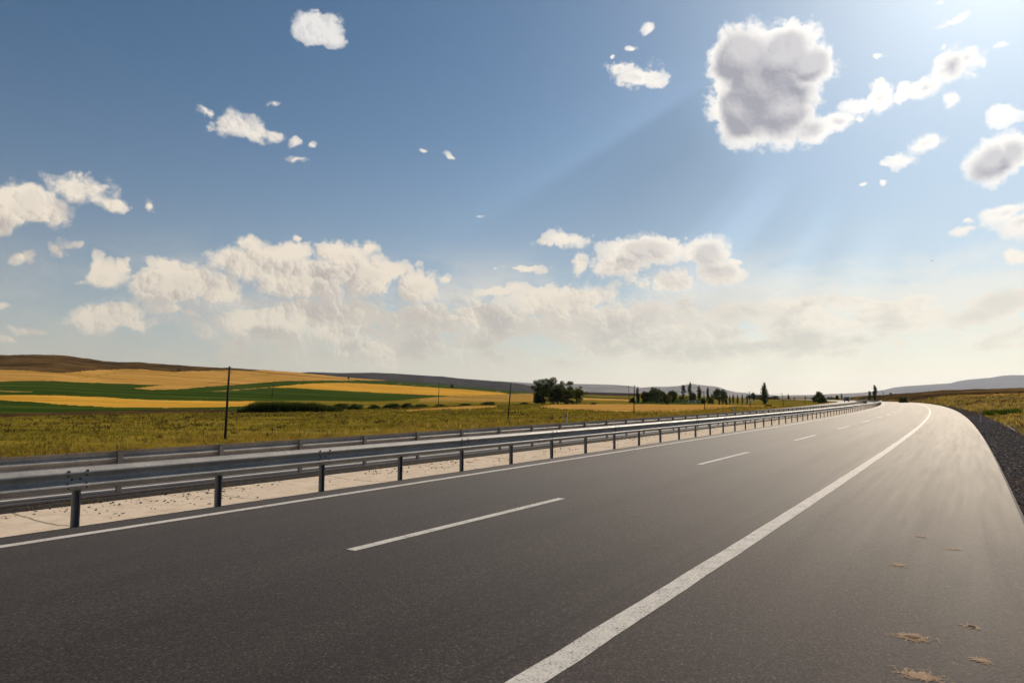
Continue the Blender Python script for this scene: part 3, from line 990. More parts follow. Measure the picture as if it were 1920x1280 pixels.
# ------------------------------------------------------------------ trees
def leaf_cloud(centres, radii, per, size, seed, flat=1.0):
    g = np.random.default_rng(seed)
    Vs = []
    for c, rd_ in zip(centres, radii):
        n = max(6, int(per * np.prod(rd_) ** (2 / 3) / 1.0))
        d = g.normal(size=(n, 3))
        d /= np.linalg.norm(d, axis=1, keepdims=True)
        rad = g.random(n) ** .45
        Vs.append(np.array(c) + d * rad[:, None] * np.array(rd_))
    P = np.concatenate(Vs)
    n = len(P)
    a = g.normal(size=(n, 3))
    a /= np.linalg.norm(a, axis=1, keepdims=True)
    b = np.cross(a, g.normal(size=(n, 3)))
    b /= np.linalg.norm(b, axis=1, keepdims=True)
    sz = size * (.6 + .8 * g.random(n))[:, None]
    a, b = a * sz, b * sz * .6
    V = np.stack([P - a, P - b, P + a, P + b], 1).reshape(-1, 3)
    q = np.arange(n) * 4
    return V, np.stack([q, q + 1, q + 2, q + 3], -1), g.random(n)

def make_tree(name, kind, m, seed):
    """unit tree: height 1 by width 1 in metres scaled later; built at 10 m height"""
    g = np.random.default_rng(seed)
    root = empty(name, (0, 0, 0))
    H = 10.0
    cs, rs = [], []
    bm = bmesh.new()
    if kind == 'poplar':
        W = 2.6
        lean = g.normal(0, .15, 2)
        tp = [(0, 0, -.3), (.05, 0, 2), (lean[0] * .5, lean[1] * .5, 5), (lean[0], lean[1], 9)]
        bm_tube(bm, tp, [.26, .2, .12, .03], 7)
        for i in range(34):
            t = (i + .5) / 34
            z = .5 + t * 9.1
            w = W / 2 * (math.sin(math.pi * min(1, .2 + t * .78)) ** .5) * (.75 + .3 * g.random())
            a = g.random() * 6.283
            rad = w * .62 * g.random()
            cs.append((rad * math.cos(a) + lean[0] * t, rad * math.sin(a) + lean[1] * t, z))
            q = max(.28, w * .55)
            rs.append((q, q, q * 1.75))
            if i % 3 == 0:
                bm_tube(bm, [(lean[0] * t * .8, lean[1] * t * .8, z - .8), (cs[-1][0] * 1.2, cs[-1][1] * 1.2, z + .2)], [.06, .02], 5)
        per, size = 150, .17
    elif kind == 'round':
        W = 9.0
        bm_tube(bm, [(0, 0, -.3), (.1, .05, 1.2), (.0, .1, 2.6)], [.42, .34, .26], 8)
        for i in range(7):
            a = i * .9 + g.random()
            e = (math.cos(a) * (2 + g.random()), math.sin(a) * (2 + g.random()), 4.5 + g.random() * 2.5)
            bm_tube(bm, [(0, .1, 2.3), (e[0] * .5, e[1] * .5, 3.6), e], [.2, .13, .04], 6)
        for i in range(30):
            d = g.normal(size=3)
            d /= np.linalg.norm(d)
            rad = .55 + .45 * g.random()
            z = 4.7 + d[2] * 4.3 * rad
            cs.append((d[0] * W / 2 * .72 * rad, d[1] * W / 2 * .72 * rad, max(.9, z)))
            q = .8 + .8 * g.random()
            rs.append((q * 1.2, q * 1.2, q))
        per, size = 150, .21
    elif kind == 'sparse':
        W = 8.0
        bm_tube(bm, [(0, 0, -.3), (.1, 0, 2), (.2, .1, 5), (.1, .1, 8.3)], [.36, .28, .18, .06], 8)
        for i in range(12):
            a = i * 2.4 + g.random()
            z0 = 2.5 + 5 * g.random()
            L = 2.2 + 1.8 * g.random()
            e = np.array([math.cos(a) * L, math.sin(a) * L, z0 + 1.2 + 1.3 * g.random()])
            bm_tube(bm, [(.1, .05, z0), (e[0] * .5, e[1] * .5, z0 + .6), tuple(e)], [.13, .08, .03], 5)
            for _ in range(3):
                p = e + g.normal(0, .6, 3)
                cs.append(tuple(p))
                q = .65 + .6 * g.random()
                rs.append((q * 1.2, q * 1.2, q))
        for i in range(20):
            cs.append((g.normal(0, 1.9), g.normal(0, 1.9), .9 + 6 * g.random()))
            q = .8 + .6 * g.random()
            rs.append((q, q, q))
        cs.append((.1, .1, 9.2))
        rs.append((.7, .7, .8))
        per, size = 130, .2
    elif kind == 'cone':
        W = 5.5
        bm_tube(bm, [(0, 0, -.3), (0, .05, 4), (.05, 0, 9)], [.3, .2, .04], 7)
        for i in range(40):
            t = g.random() ** 1.3
            z = .6 + t * 8.6
            w = W / 2 * (1 - t) ** .7 + .25
            a = g.random() * 6.283
            rad = w * .75 * math.sqrt(g.random())
            cs.append((rad * math.cos(a), rad * math.sin(a), z))
            q = .45 + .45 * g.random() * (1.2 - t)
            rs.append((q, q, q * 1.3))
        per, size = 120, .19
    else:  # bush: height 10 -> scaled down; wide and to the ground
        W = 13.0
        for i in range(5):
            a = i * 1.3 + g.random()
            bm_tube(bm, [(g.normal(0, .3), g.normal(0, .3), -.3), (math.cos(a) * 1.5, math.sin(a) * 1.5, 2.5), (math.cos(a) * 3.2, math.sin(a) * 3.2, 5.5)], [.25, .18, .06], 5)
        for i in range(34):
            d = g.normal(size=3)
            d /= np.linalg.norm(d)
            rad = .5 + .5 * g.random()
            cs.append((d[0] * W / 2 * .78 * rad, d[1] * W / 2 * .78 * rad, 1.2 + abs(d[2]) * 6.9 * rad))
            q = 1.1 + .9 * g.random()
            rs.append((q * 1.25, q * 1.25, q))
        per, size = 55, .34
    bm_obj('trunk', bm, M['bark'], root, True)
    V, Fq, rn = leaf_cloud(cs, rs, per, size, seed + 1)
    mesh_np('crown', V, Fq, m, root, rnd=rn)
    return root, W

protos = {}
for key, (nm, kind, m, seed) in {
    'poplar1': ('poplar_tree', 'poplar', 'leaf_dark', 11), 'poplar2': ('poplar_tree', 'poplar', 'leaf_mid', 12), 'poplar3': ('poplar_tree', 'poplar', 'leaf_light', 13),
    'round1': ('broadleaf_tree', 'round', 'leaf_dark', 21), 'round2': ('broadleaf_tree', 'round', 'leaf_mid', 22), 'round3': ('broadleaf_tree', 'round', 'leaf_light', 23),
    'sparse1': ('broadleaf_tree', 'sparse', 'leaf_dark', 31), 'sparse2': ('broadleaf_tree', 'sparse', 'leaf_mid', 32), 'sparse3': ('broadleaf_tree', 'sparse', 'leaf_light', 33),
    'cone1': ('conical_tree', 'cone', 'leaf_dark', 41),
    'bush1': ('bush', 'bush', 'leaf_dark', 51), 'bush2': ('bush', 'bush', 'leaf_mid', 52), 'bush3': ('bush', 'bush', 'leaf_light', 53)}.items():
    protos[key] = make_tree(nm, kind, M[m], seed) + (False,)

def plant(key, px, y_base, y_top, w_px, label, cat, group=None, rng_m=None):
    """stand a tree on the terrain where the photo shows its foot"""
    root, W, used = protos[key]
    if rng_m: x, y, z = at_range(px, rng_m)
    else: x, y, z = ground_at(px, y_base)
    d = px_dir(px, y_top)
    h = math.hypot(d[0], d[1])
    r = math.hypot(x, y)
    H = HCAM + d[2] / h * r - z
    Wm = w_px / F_PX * (y * cP)
    if used: o = copy_tree(root)
    else:
        o = root
        protos[key] = (root, W, True)
    o.location = (x, y, z - .03)
    o.rotation_euler = (0, 0, rng.random() * 6.283)
    o.scale = (Wm / W, Wm / W, max(H, .3) / 10.0)
    tag(o, label, cat, group)
    return o

TREES = [
    # clump left of centre
    ('sparse1', 1018, 757, 709.5, 44, 'tall thin-crowned tree at the left of the roadside clump', 'tree', 'trees of the clump left of centre'),
    ('round1', 1046, 757.5, 715, 40, 'dense dark tree in the middle of the roadside clump', 'tree', 'trees of the clump left of centre'),
    ('sparse2', 1064, 757.5, 717, 40, 'open-branched tree right of the middle of the clump', 'tree', 'trees of the clump left of centre'),
    ('sparse3', 1081, 757, 725, 28, 'small pale tree at the right end of the clump', 'tree', 'trees of the clump left of centre'),
    ('bush1', 1010, 757, 732, 30, 'dark low bush under the left of the clump', 'bush', None),
    # grove
    ('bush2', 1186, 755, 743, 16, 'low bush at the left end of the grove', 'bush', None),
    ('poplar1', 1196.5, 755, 724, 11, 'slim poplar at the left end of the grove', 'tree', 'trees of the central grove'),
    ('round1', 1210, 755, 730, 22, 'round dark tree right of the first slim poplar', 'tree', 'trees of the central grove'),
    ('round2', 1220, 755, 728, 17, 'second round tree of the grove with a pointed top', 'tree', 'trees of the central grove'),
    ('sparse1', 1231, 755.5, 727, 17, 'narrow tree with notched top in the middle of the grove', 'tree', 'trees of the central grove'),
    ('round1', 1241, 755.5, 728.5, 19, 'dark round tree behind the pale willow', 'tree', 'trees of the central grove'),
    ('round3', 1251, 758, 733.5, 22, 'pale green willow standing in front of the grove', 'tree', 'trees of the central grove'),
    ('round2', 1262, 755, 728.5, 24, 'spreading tree at the right end of the grove', 'tree', 'trees of the central grove'),
    ('cone1', 1282, 754, 719.5, 23, 'wide conical dark tree left of the tallest poplar', 'tree', 'tall trees right of the grove'),
    ('poplar1', 1295, 753, 715, 12.5, 'tallest dark poplar beside the conical tree', 'tree', 'tall trees right of the grove'),
    ('round2', 1301, 753.5, 733, 13, 'small tree at the foot of the tallest poplar', 'tree', None),
    ('poplar2', 1311.5, 752, 721, 11.5, 'dark poplar standing alone right of the tallest one', 'tree', 'tall trees right of the grove'),
    ('poplar1', 1327.5, 754, 725, 9, 'slim poplar left of the broad spreading tree', 'tree', 'tall trees right of the grove'),
    ('bush1', 1318.5, 757, 742, 10, 'dark bush between two poplars', 'bush', None),
    ('bush3', 1333, 757, 739, 12, 'pale leafy bush under the slim poplar', 'bush', None),
    ('round1', 1350, 752, 725, 32, 'broad spreading tree behind the row of young poplars', 'tree', None),
    ('poplar3', 1336, 758, 737, 6, 'first pale young poplar of the row', 'tree', 'row of young poplars'),
    ('poplar3', 1349, 758, 738.5, 6, 'pale young poplar under the left of the broad tree', 'tree', 'row of young poplars'),
    ('poplar2', 1355.5, 758, 739, 5.5, 'young poplar under the middle of the broad tree', 'tree', 'row of young poplars'),
    ('poplar3', 1362, 758, 735.5, 9, 'widest pale young poplar under the right of the broad tree', 'tree', 'row of young poplars'),
    ('poplar2', 1368.5, 758, 739.5, 5, 'young poplar just right of the broad tree', 'tree', 'row of young poplars'),
    ('poplar2', 1375, 757.5, 737.5, 5.5, 'taller young poplar left of the gap in the row', 'tree', 'row of young poplars'),
    ('poplar2', 1383.5, 757.5, 739, 5, 'young poplar in the thin part of the row', 'tree', 'row of young poplars'),
    ('poplar1', 1392, 757, 738, 5, 'dark young poplar near the end of the row', 'tree', 'row of young poplars'),
    ('poplar2', 1401, 757, 739, 4.5, 'last young poplar of the row by the white spray', 'tree', 'row of young poplars'),
    ('round2', 1413, 751, 733.5, 9, 'far round tree between the row and the lone poplar', 'tree', None),
    ('poplar2', 1434.5, 758, 716, 20, 'lone tall poplar with ragged crown in the open field', 'tree', None),
    # round bushes by the far carriageway
    ('bush2', 1535, 755.5, 729.5, 25, 'large round grey green bush beside the far carriageway', 'bush', 'bushes beside the far carriageway'),
    ('bush2', 1542, 756.5, 736.5, 20, 'smaller round bush in front of the large one', 'bush', 'bushes beside the far carriageway'),
]
for t in TREES: plant(*t)
for key, px, yt, w, rm, lab in [
    ('poplar1', 1625.5, 731.5, 9, 420, 'short dark poplar left of the pair at the bend'),
    ('poplar1', 1635.5, 720.5, 12.5, 420, 'tall dark poplar right of the pair at the bend'),
]: plant(key, px, 0, yt, w, lab, 'tree', 'poplars at the bend', rm)
for key, px, yt, w, rm, lab in [
    ('bush1', 1688.5, 738.5, 18, 230, 'dark round bush at the outer side of the bend'),
    ('bush2', 1666, 735, 6.5, 470, 'small dark bush on the right bank skyline'),
    ('bush2', 1675, 737.2, 3, 480, 'tiny bush beside the small one on the right skyline'),
    ('bush1', 848, 716.5, 7, 1250, 'lone dark bush on the green hill crest by a pole'),
    ('bush1', 338, 691.5, 8, 1150, 'lone dark bush on the golden hillside'),
    ('bush1', 655, 703.5, 4, 1350, 'tiny dark bush on the golden crest below the dark ridge'),
    ('round2', 1566, 739, 7, 520, 'small tree far beyond the van on the left'),
    ('poplar2', 1574, 736.3, 4, 560, 'thin far tree beyond the van'),
    ('round2', 1474.5, 734.5, 5, 900, 'far tree on the skyline right of the lone poplar'),
    ('round2', 1455, 739, 7, 900, 'far low tree just right of the lone poplar'),
    ('bush2', 1486, 739.5, 5, 900, 'far bush on the skyline left of the round bushes'),
]: plant(key, px, 0, yt, w, lab, 'bush' if 'bush' in key else 'tree', None, rm)
# low bushes behind the meadow
for key, px, yb, yt, w, lab in [
    ('bush1', 640, 768, 751, 44, 'dark rounded bush right of the reed bed'),
    ('bush1', 668, 768, 752.5, 40, 'dark bush next to the right one of the reed bed'),
    ('bush2', 702, 767, 756, 34, 'low bush with brownish top in the green bush row'),
    ('bush1', 735, 766, 752, 42, 'dark green bush in the middle of the low bush row'),
    ('bush2', 763, 765, 753, 36, 'lighter green bush right of the middle of the row'),
    ('bush1', 790, 764, 754.5, 36, 'small dark bush left of the slim utility pole'),
    ('bush2', 825, 762.5, 756, 34, 'flat low bush under the slim utility pole'),
    ('bush1', 872, 760.5, 754, 32, 'flat dark bush left of the tan fallow strip'),
    ('bush1', 915, 759.5, 750, 34, 'rounded green bush left of the leaning pole'),
    ('bush2', 985, 759, 752.5, 26, 'flat green bush left of the tree clump'),
    ('bush2', 1113, 758, 753.5, 18, 'flat olive bush right of the tree clump'),
]: plant(key, px, yb, yt, w, lab, 'bush', 'low bushes behind the meadow')
for k, (rt, W, used) in list(protos.items()):
    if not used:
        for ch in list(rt.children): bpy.data.objects.remove(ch)
        bpy.data.objects.remove(rt)

# reed bed
n = 2600
pxs = 455 + rng.random(n) * 165
pts = np.array([ground_at(p, 772.5)[:2] for p in np.linspace(455, 620, 30)])
f = (pxs - 455) / 165 * 29
bx = np.interp(f, np.arange(30), pts[:, 0]) + rng.normal(0, 1.0, n)
by = np.interp(f, np.arange(30), pts[:, 1]) + rng.random(n) * 7
P = np.stack([bx, by, terrain(bx, by)], -1)
hh = 2.3 * (.7 + .5 * fbm(bx / 3, by / 3, 3, 8)) * (1 - .35 * sstep(570, 620, pxs)) * (.55 + .45 * sstep(455, 475, pxs))
blades('reeds', P, hh, .10 * np.ones(n), M['reed'], 'dense dark green reed bed at the far edge of the meadow', 'reeds', 7, .05, .12)
# far hedgerows and woods that read as one mass
def treeline(name, x0, x1, yb, yt, rm, m, label, seed, n=70):
    g = np.random.default_rng(seed)
    cs, rs = [], []
    for i in range(n):
        px = x0 + (x1 - x0) * g.random()
        x, y, z = at_range(px, rm + g.random() * 60)
        sc = rm / F_PX
        hh = (yb - yt) * sc * (.45 + .55 * g.random())
        q = max(hh / 2, .6)
        cs.append((x, y, z + q * .9))
        rs.append((q * 1.5, q * 1.5, q))
    V, Fq, rn = leaf_cloud(cs, rs, 26, .45 * rm / 500, seed)
    tag(mesh_np(name, V, Fq, m, rnd=rn), label, 'trees', None, 'stuff')
treeline('treeline', 1400, 1530, 750, 742, 800, M['leaf_far'], 'hazy far tree belt behind the lone poplar', 61, 110)
treeline('treeline', 1553, 1620, 747, 738.5, 640, M['leaf_far'], 'hazy far tree belt beyond the van', 62, 60)
treeline('treeline', 1205, 1330, 753, 744, 470, M['leaf_mid'], 'undergrowth filling the foot of the grove', 63, 60)

# ------------------------------------------------------------------ utility poles and wires
def pole(px, px_top, y_top, rng_m, rad, label, arm=False, ybase=None):
    x, y, z = at_range(px, rng_m)
    d = px_dir(px_top, y_top)
    t = y / d[1]
    top = np.array([d[0] * t, y, HCAM + d[2] * t])
    root = empty('utility_pole', (x, y, z))
    tag(root, label, 'utility pole', 'utility poles along the far side of the highway')
    v = Vector(top) - Vector((x, y, z))
    bm = bmesh.new()
    bm_tube(bm, [(0, 0, -.3), tuple(v * .5), tuple(v)], [rad * 1.15, rad, rad * .8], 9)
    bm_obj('pole_shaft', bm, M['pole_wood'], root, True)
    for k in (.90, .96):
        bm = bmesh.new()
        c = v * k
        bm_tube(bm, [tuple(c + Vector((rad, 0, 0))), tuple(c + Vector((rad + .14, 0, .02))), tuple(c + Vector((rad + .14, 0, .14)))], [.018, .018, .035], 6)
        bm_obj('insulator', bm, M['grey_plastic'], root)
    if arm:
        bm = bmesh.new()
        bm_box(bm, v.x * .93, v.y * .93 - rad, v.z * .93, 1.5, .09, .09)
        bm_obj('crossarm', bm, M['pole_wood'], root)
    return Vector((x, y, z)) + v * .96

tops = [pole(428, 430.5, 686.5, 67, .105, 'tall dark utility pole nearest to the camera in the left meadow'),
        pole(952, 958.5, 717.5, 109, .10, 'leaning dark utility pole left of the tree clump'),
        pole(1186.5, 1189.5, 722, 150, .10, 'dark utility pole in front of the grove'),
        pole(1319, 1319.5, 732.5, 192, .095, 'slim utility pole in front of the pair of poplars'),
        pole(1404, 1404.5, 733.5, 233, .09, 'slim utility pole at the end of the young poplar row'),
        pole(1465.5, 1466, 736.5, 275, .09, 'thin utility pole right of the lone poplar')]
pole(512.5, 513, 717.5, 390, .16, 'thin utility pole above the reed bed')
pole(823, 823.5, 714.5, 330, .14, 'thin utility pole above the low bushes')
pole(1178.5, 1178.5, 722.5, 420, .14, 'far pole with a crossarm behind the grove', True)
pole(1653.5, 1653.5, 732.3, 470, .11, 'far thin pole on the right bank skyline')
pole(1740, 1740, 731.5, 475, .09, 'very small far pole on the right ridge')

def wire(a, b, sag, label):
    bm = bmesh.new()
    pts = []
    for i in range(25):
        t = i / 24
        p = a.lerp(b, t)
        p.z -= sag * 4 * t * (1 - t)
        pts.append(tuple(p))
    bm_tube(bm, pts, .024, 4)
    tag(bm_obj('overhead_wire', bm, M['wire']), label, 'wire', 'overhead wires')
names = ['from the nearest pole to the leaning pole', 'from the leaning pole to the grove pole', 'from the grove pole to the poplar pole',
         'from the poplar pole to the row-end pole', 'from the row-end pole to the lone poplar pole']
for a, b, nme in zip(tops, tops[1:], names): wire(a, b, .5, 'thin overhead wire ' + nme)

# sign post by the far verge
x, y, z = at_range(1505.5, 225)
root = empty('sign_post', (x, y, z))
tag(root, 'slim post with a pale panel beside the far carriageway', 'sign')
bm = bmesh.new()
bm_tube(bm, [(0, 0, -.2), (0, 0, 3.9)], .06, 8)
bm_obj('post', bm, M['pole_wood'], root)
bm = bmesh.new()
v = bm_box(bm, .22, -.08, 3.3, .36, .05, .7)
bmesh.ops.bevel(bm, geom=bm.edges[:], offset=.015, segments=1, affect='EDGES')
bm_obj('panel', bm, M['grey_plastic'], root)

# ------------------------------------------------------------------ delineator posts
def delineator(s, o, label, red=True, h=.95, zoff=None):
    p = road(s, o)
    p[2] = terrain(p[0:1], p[1:2])[0] if zoff is None else p[2] + zoff
    root = empty('delineator_post', p, heading(s) + rng.normal(0, .05))
    tag(root, label, 'delineator post', 'roadside delineator posts')
    bm = bmesh.new()
    # tapered hollow-backed blade with a slanted top
    pr = [(-.06, -.02), (0, -.035), (.06, -.02), (.05, .03), (-.05, .03)]
    lo = [bm.verts.new((x, y, -.2)) for x, y in pr]
    hi = [bm.verts.new((x * .95, y, h + (x * .45))) for x, y in pr]
    for i in range(5): bm.faces.new((lo[i], lo[(i + 1) % 5], hi[(i + 1) % 5], hi[i]))
    bm.faces.new(hi)
    bm.faces.new(lo[::-1])
    bm_obj('post_body', bm, M['white'], root)
    bm = bmesh.new()
    bm_box(bm, 0, -.032, h - .17, .085, .014, .20)
    bmesh.ops.bevel(bm, geom=bm.edges[:], offset=.004, segments=1, affect='EDGES')
    bm_obj('reflector', bm, M['red_reflector'] if red else M['grey_plastic'], root)

def find_s(px, o):
    s = np.linspace(2, 320, 8000)
    x, _ = proj(road(s, np.full(8000, o)))
    return float(s[np.argmin(np.abs(x - px))])
delineator(find_s(1839, -1.15), -1.15, 'white delineator post with dark red reflector in the near gravel', True, .86, -.14)
delineator(find_s(1799.5, -1.3), -1.3, 'small far delineator post along the right gravel shoulder', True, .86, -.15)
delineator(find_s(1062.5, 22.0), 22.0, 'white delineator post beyond the guardrails left of the tree clump', True, .98)
delineator(find_s(1377, 22.0), 22.0, 'white delineator post beyond the guardrails near the young poplars', True, .98)

# fallen stick on the gravel
a = ground_at(1889, 806)
b = ground_at(1904, 815)
bm = bmesh.new()
def on_gravel(p_):
    s_, o_1, _ = road_so(np.array([p_[0]]), np.array([p_[1]]))
    zg = float(road(s_[0], o_1[0])[2] + np.interp(-o_1[0], [.56, .8, 1.1, 1.4, 1.75, 2.1, 2.5, 2.9, 3.3], [-.09, -.10, -.13, -.15, -.18, -.20, -.235, -.30, -.5]))
    return Vector((p_[0], p_[1], max(zg, p_[2]) + .09))
A, B = on_gravel(a), on_gravel(b)
bm_tube(bm, [tuple(A - A), tuple((A.lerp(B, .5) - A) + Vector((0, 0, .02))), tuple(B - A)], [.017, .018, .016], 7)
o_ = bm_obj('stick', bm, simple('bleached_wood', (.45, .42, .38), .9, .2, 30))
o_.location = A
tag(o_, 'pale stick lying in the grass edge of the right gravel shoulder', 'stick')
# small concrete block in the field
x, y, z = ground_at(1441, 763)
bm = bmesh.new()
bm_box(bm, 0, 0, .25, 2.2, 1.0, .9)
bmesh.ops.bevel(bm, geom=bm.edges[:], offset=.06, segments=2, affect='EDGES')
bm_box(bm, 0, 0, .74, 1.5, .8, .1)
o_ = bm_obj('culvert_block', bm, M['ditch'])
o_.location = (x, y, z)
tag(o_, 'brown block in the stubble below the lone poplar', 'block')

# ------------------------------------------------------------------ sprinkler jets
m, N = mat('water_spray', .4, .3)
N.put(N.b.inputs['Base Color'], (.85, .87, .88, 1))
tr = N.new('ShaderNodeBsdfTransparent')
mx = N.new('ShaderNodeMixShader')
N.put(mx.inputs[0], N.mapr(N.noise(N.geo.outputs['Position'], 2.5, 3, .6), .3, .7, .35, .9))
N.l.new(tr.outputs[0], mx.inputs[1])
N.l.new(N.b.outputs[0], mx.inputs[2])
N.l.new(mx.outputs[0], N.out.inputs[0])
M['spray'] = m
def sprinkler(px, yb, L, hgt, label, rng_m=None):
    x, y, z = at_range(px, rng_m) if rng_m else ground_at(px, yb)
    root = empty('sprinkler', (x, y, z))
    tag(root, label, 'sprinkler', 'field sprinklers')
    bm = bmesh.new()
    bm_tube(bm, [(0, 0, -.2), (0, 0, 1.0)], .05, 6)
    bm_tube(bm, [(-.15, 0, 1.0), (.15, 0, 1.06)], .04, 6)
    bm_obj('riser', bm, M['grey_plastic'], root)
    for sg in (-1, 1):
        bm = bmesh.new()
        pts, rad = [], []
        for i in range(12):
            t = i / 11
            pts.append((sg * L * t, .3 * t, 1.0 + hgt * 4 * t * (1 - t) * .9 - .5 * t * t))
            rad.append(.05 + .16 * t)
        bm_tube(bm, pts, rad, 6)
        bm_obj('water_jet', bm, M['spray'], root)
for px, yb, L, h, lab in [(1298, 756.5, 2.3, .9, 'white water jets of the sprinkler at the foot of the tallest poplar'),
                          (1309, 756, 1.8, .8, 'white water jets of the sprinkler right of the tallest poplar'),
                          (1369, 757, 1.2, .9, 'white spray of the sprinkler behind the young poplar row'),
                          (1399, 757, 1.3, 1.1, 'white spray of the sprinkler at the end of the young poplar row'),
                          (1408, 756.5, 1.2, 1.9, 'tall white spray of the sprinkler left of the far round tree')]:
    sprinkler(px, yb, L, h, lab)
for px, rm, lab in [(750, 1150, 'tiny white sprinkler jet high on the green crop, leftmost of the six'), (776, 1130, 'tiny white sprinkler jet on the crop crest, second from left'),
                    (802, 1110, 'tiny white sprinkler jet left of the thin pole on the crest'), (934, 1050, 'tiny white sprinkler jet left of the leaning pole'),
                    (978, 1000, 'tiny white sprinkler jet right of the leaning pole'), (989, 1000, 'tiny white sprinkler jet nearest the tree clump')]:
    sprinkler(px, 0, 3.0, 1.8, lab, rm)

# ------------------------------------------------------------------ straw and dung on the shoulder
def clump(px, py, w, l, m, label, straw=60, seed=0):
    d = px_dir(px, py)
    t = -HCAM / d[2]
    x, y = d[0] * t, d[1] * t
    s_, o_2, _ = road_so(np.array([x]), np.array([y]))
    p = road(float(s_[0]), float(o_2[0]), .001)
    g = np.random.default_rng(seed)
    root = empty('straw_clump', p, heading(float(s_[0])) + g.normal(0, .3))
    tag(root, label, 'straw clump', 'straw and dung clumps on the shoulder')
    if m == 'dung':
        bm = bmesh.new()
        bmesh.ops.create_icosphere(bm, subdivisions=3, radius=1.0)
        for v in bm.verts:
            k = .75 + .5 * fbm(np.array([v.co.x * 2.2 + seed]), np.array([v.co.y * 2.2 + v.co.z]), 3, seed)[0]
            v.co = Vector((v.co.x * w * .28 * k, v.co.y * l * .28 * k, max(0, v.co.z) * .012 * k))
        bm_obj('dung', bm, M['dung'], root, True)
    n = int(straw * .75)
    c = g.normal(0, .13, (n, 2)) * (1 + 1.6 * g.random((n, 1)) ** 2) * np.array([w, l])
    th = g.random(n) * 3.14
    L = .015 + .03 * g.random(n)
    ax = np.stack([np.cos(th), np.sin(th), g.normal(0, .03, n)], -1) * L[:, None]
    pr = np.stack([-np.sin(th), np.cos(th), 0 * th], -1) * .0018
    P = np.concatenate([c, (.002 + .003 * g.random(n))[:, None]], 1)
    V = np.stack([P - ax - pr, P + ax - pr, P + ax + pr, P - ax + pr], 1).reshape(-1, 3)
    q = np.arange(n) * 4
    mesh_np('straw', V, np.stack([q, q + 1, q + 2, q + 3], -1), M['straw'], root)

clump(1710, 1193, .20, .16, 'dung', 'largest dried dung patch ringed with straw on the shoulder', 420, 1)
clump(1727, 1266, .20, .14, 'straw', 'straw scatter at the bottom edge of the picture', 420, 2)
clump(1685, 1058, .14, .16, 'straw', 'thin straw smear in the middle of the shoulder', 160, 3)
clump(1822, 1173, .11, .08, 'dung', 'small dark dung patch right of the largest one', 70, 4)
clump(1838, 1236, .12, .08, 'straw', 'small straw scatter right of the bottom one', 120, 5)
clump(1785, 1027, .16, .12, 'straw', 'faint straw scatter nearer the pavement edge', 70, 6)
clump(1728, 1004, .12, .16, 'straw', 'farthest faint straw scatter on the shoulder', 90, 7)

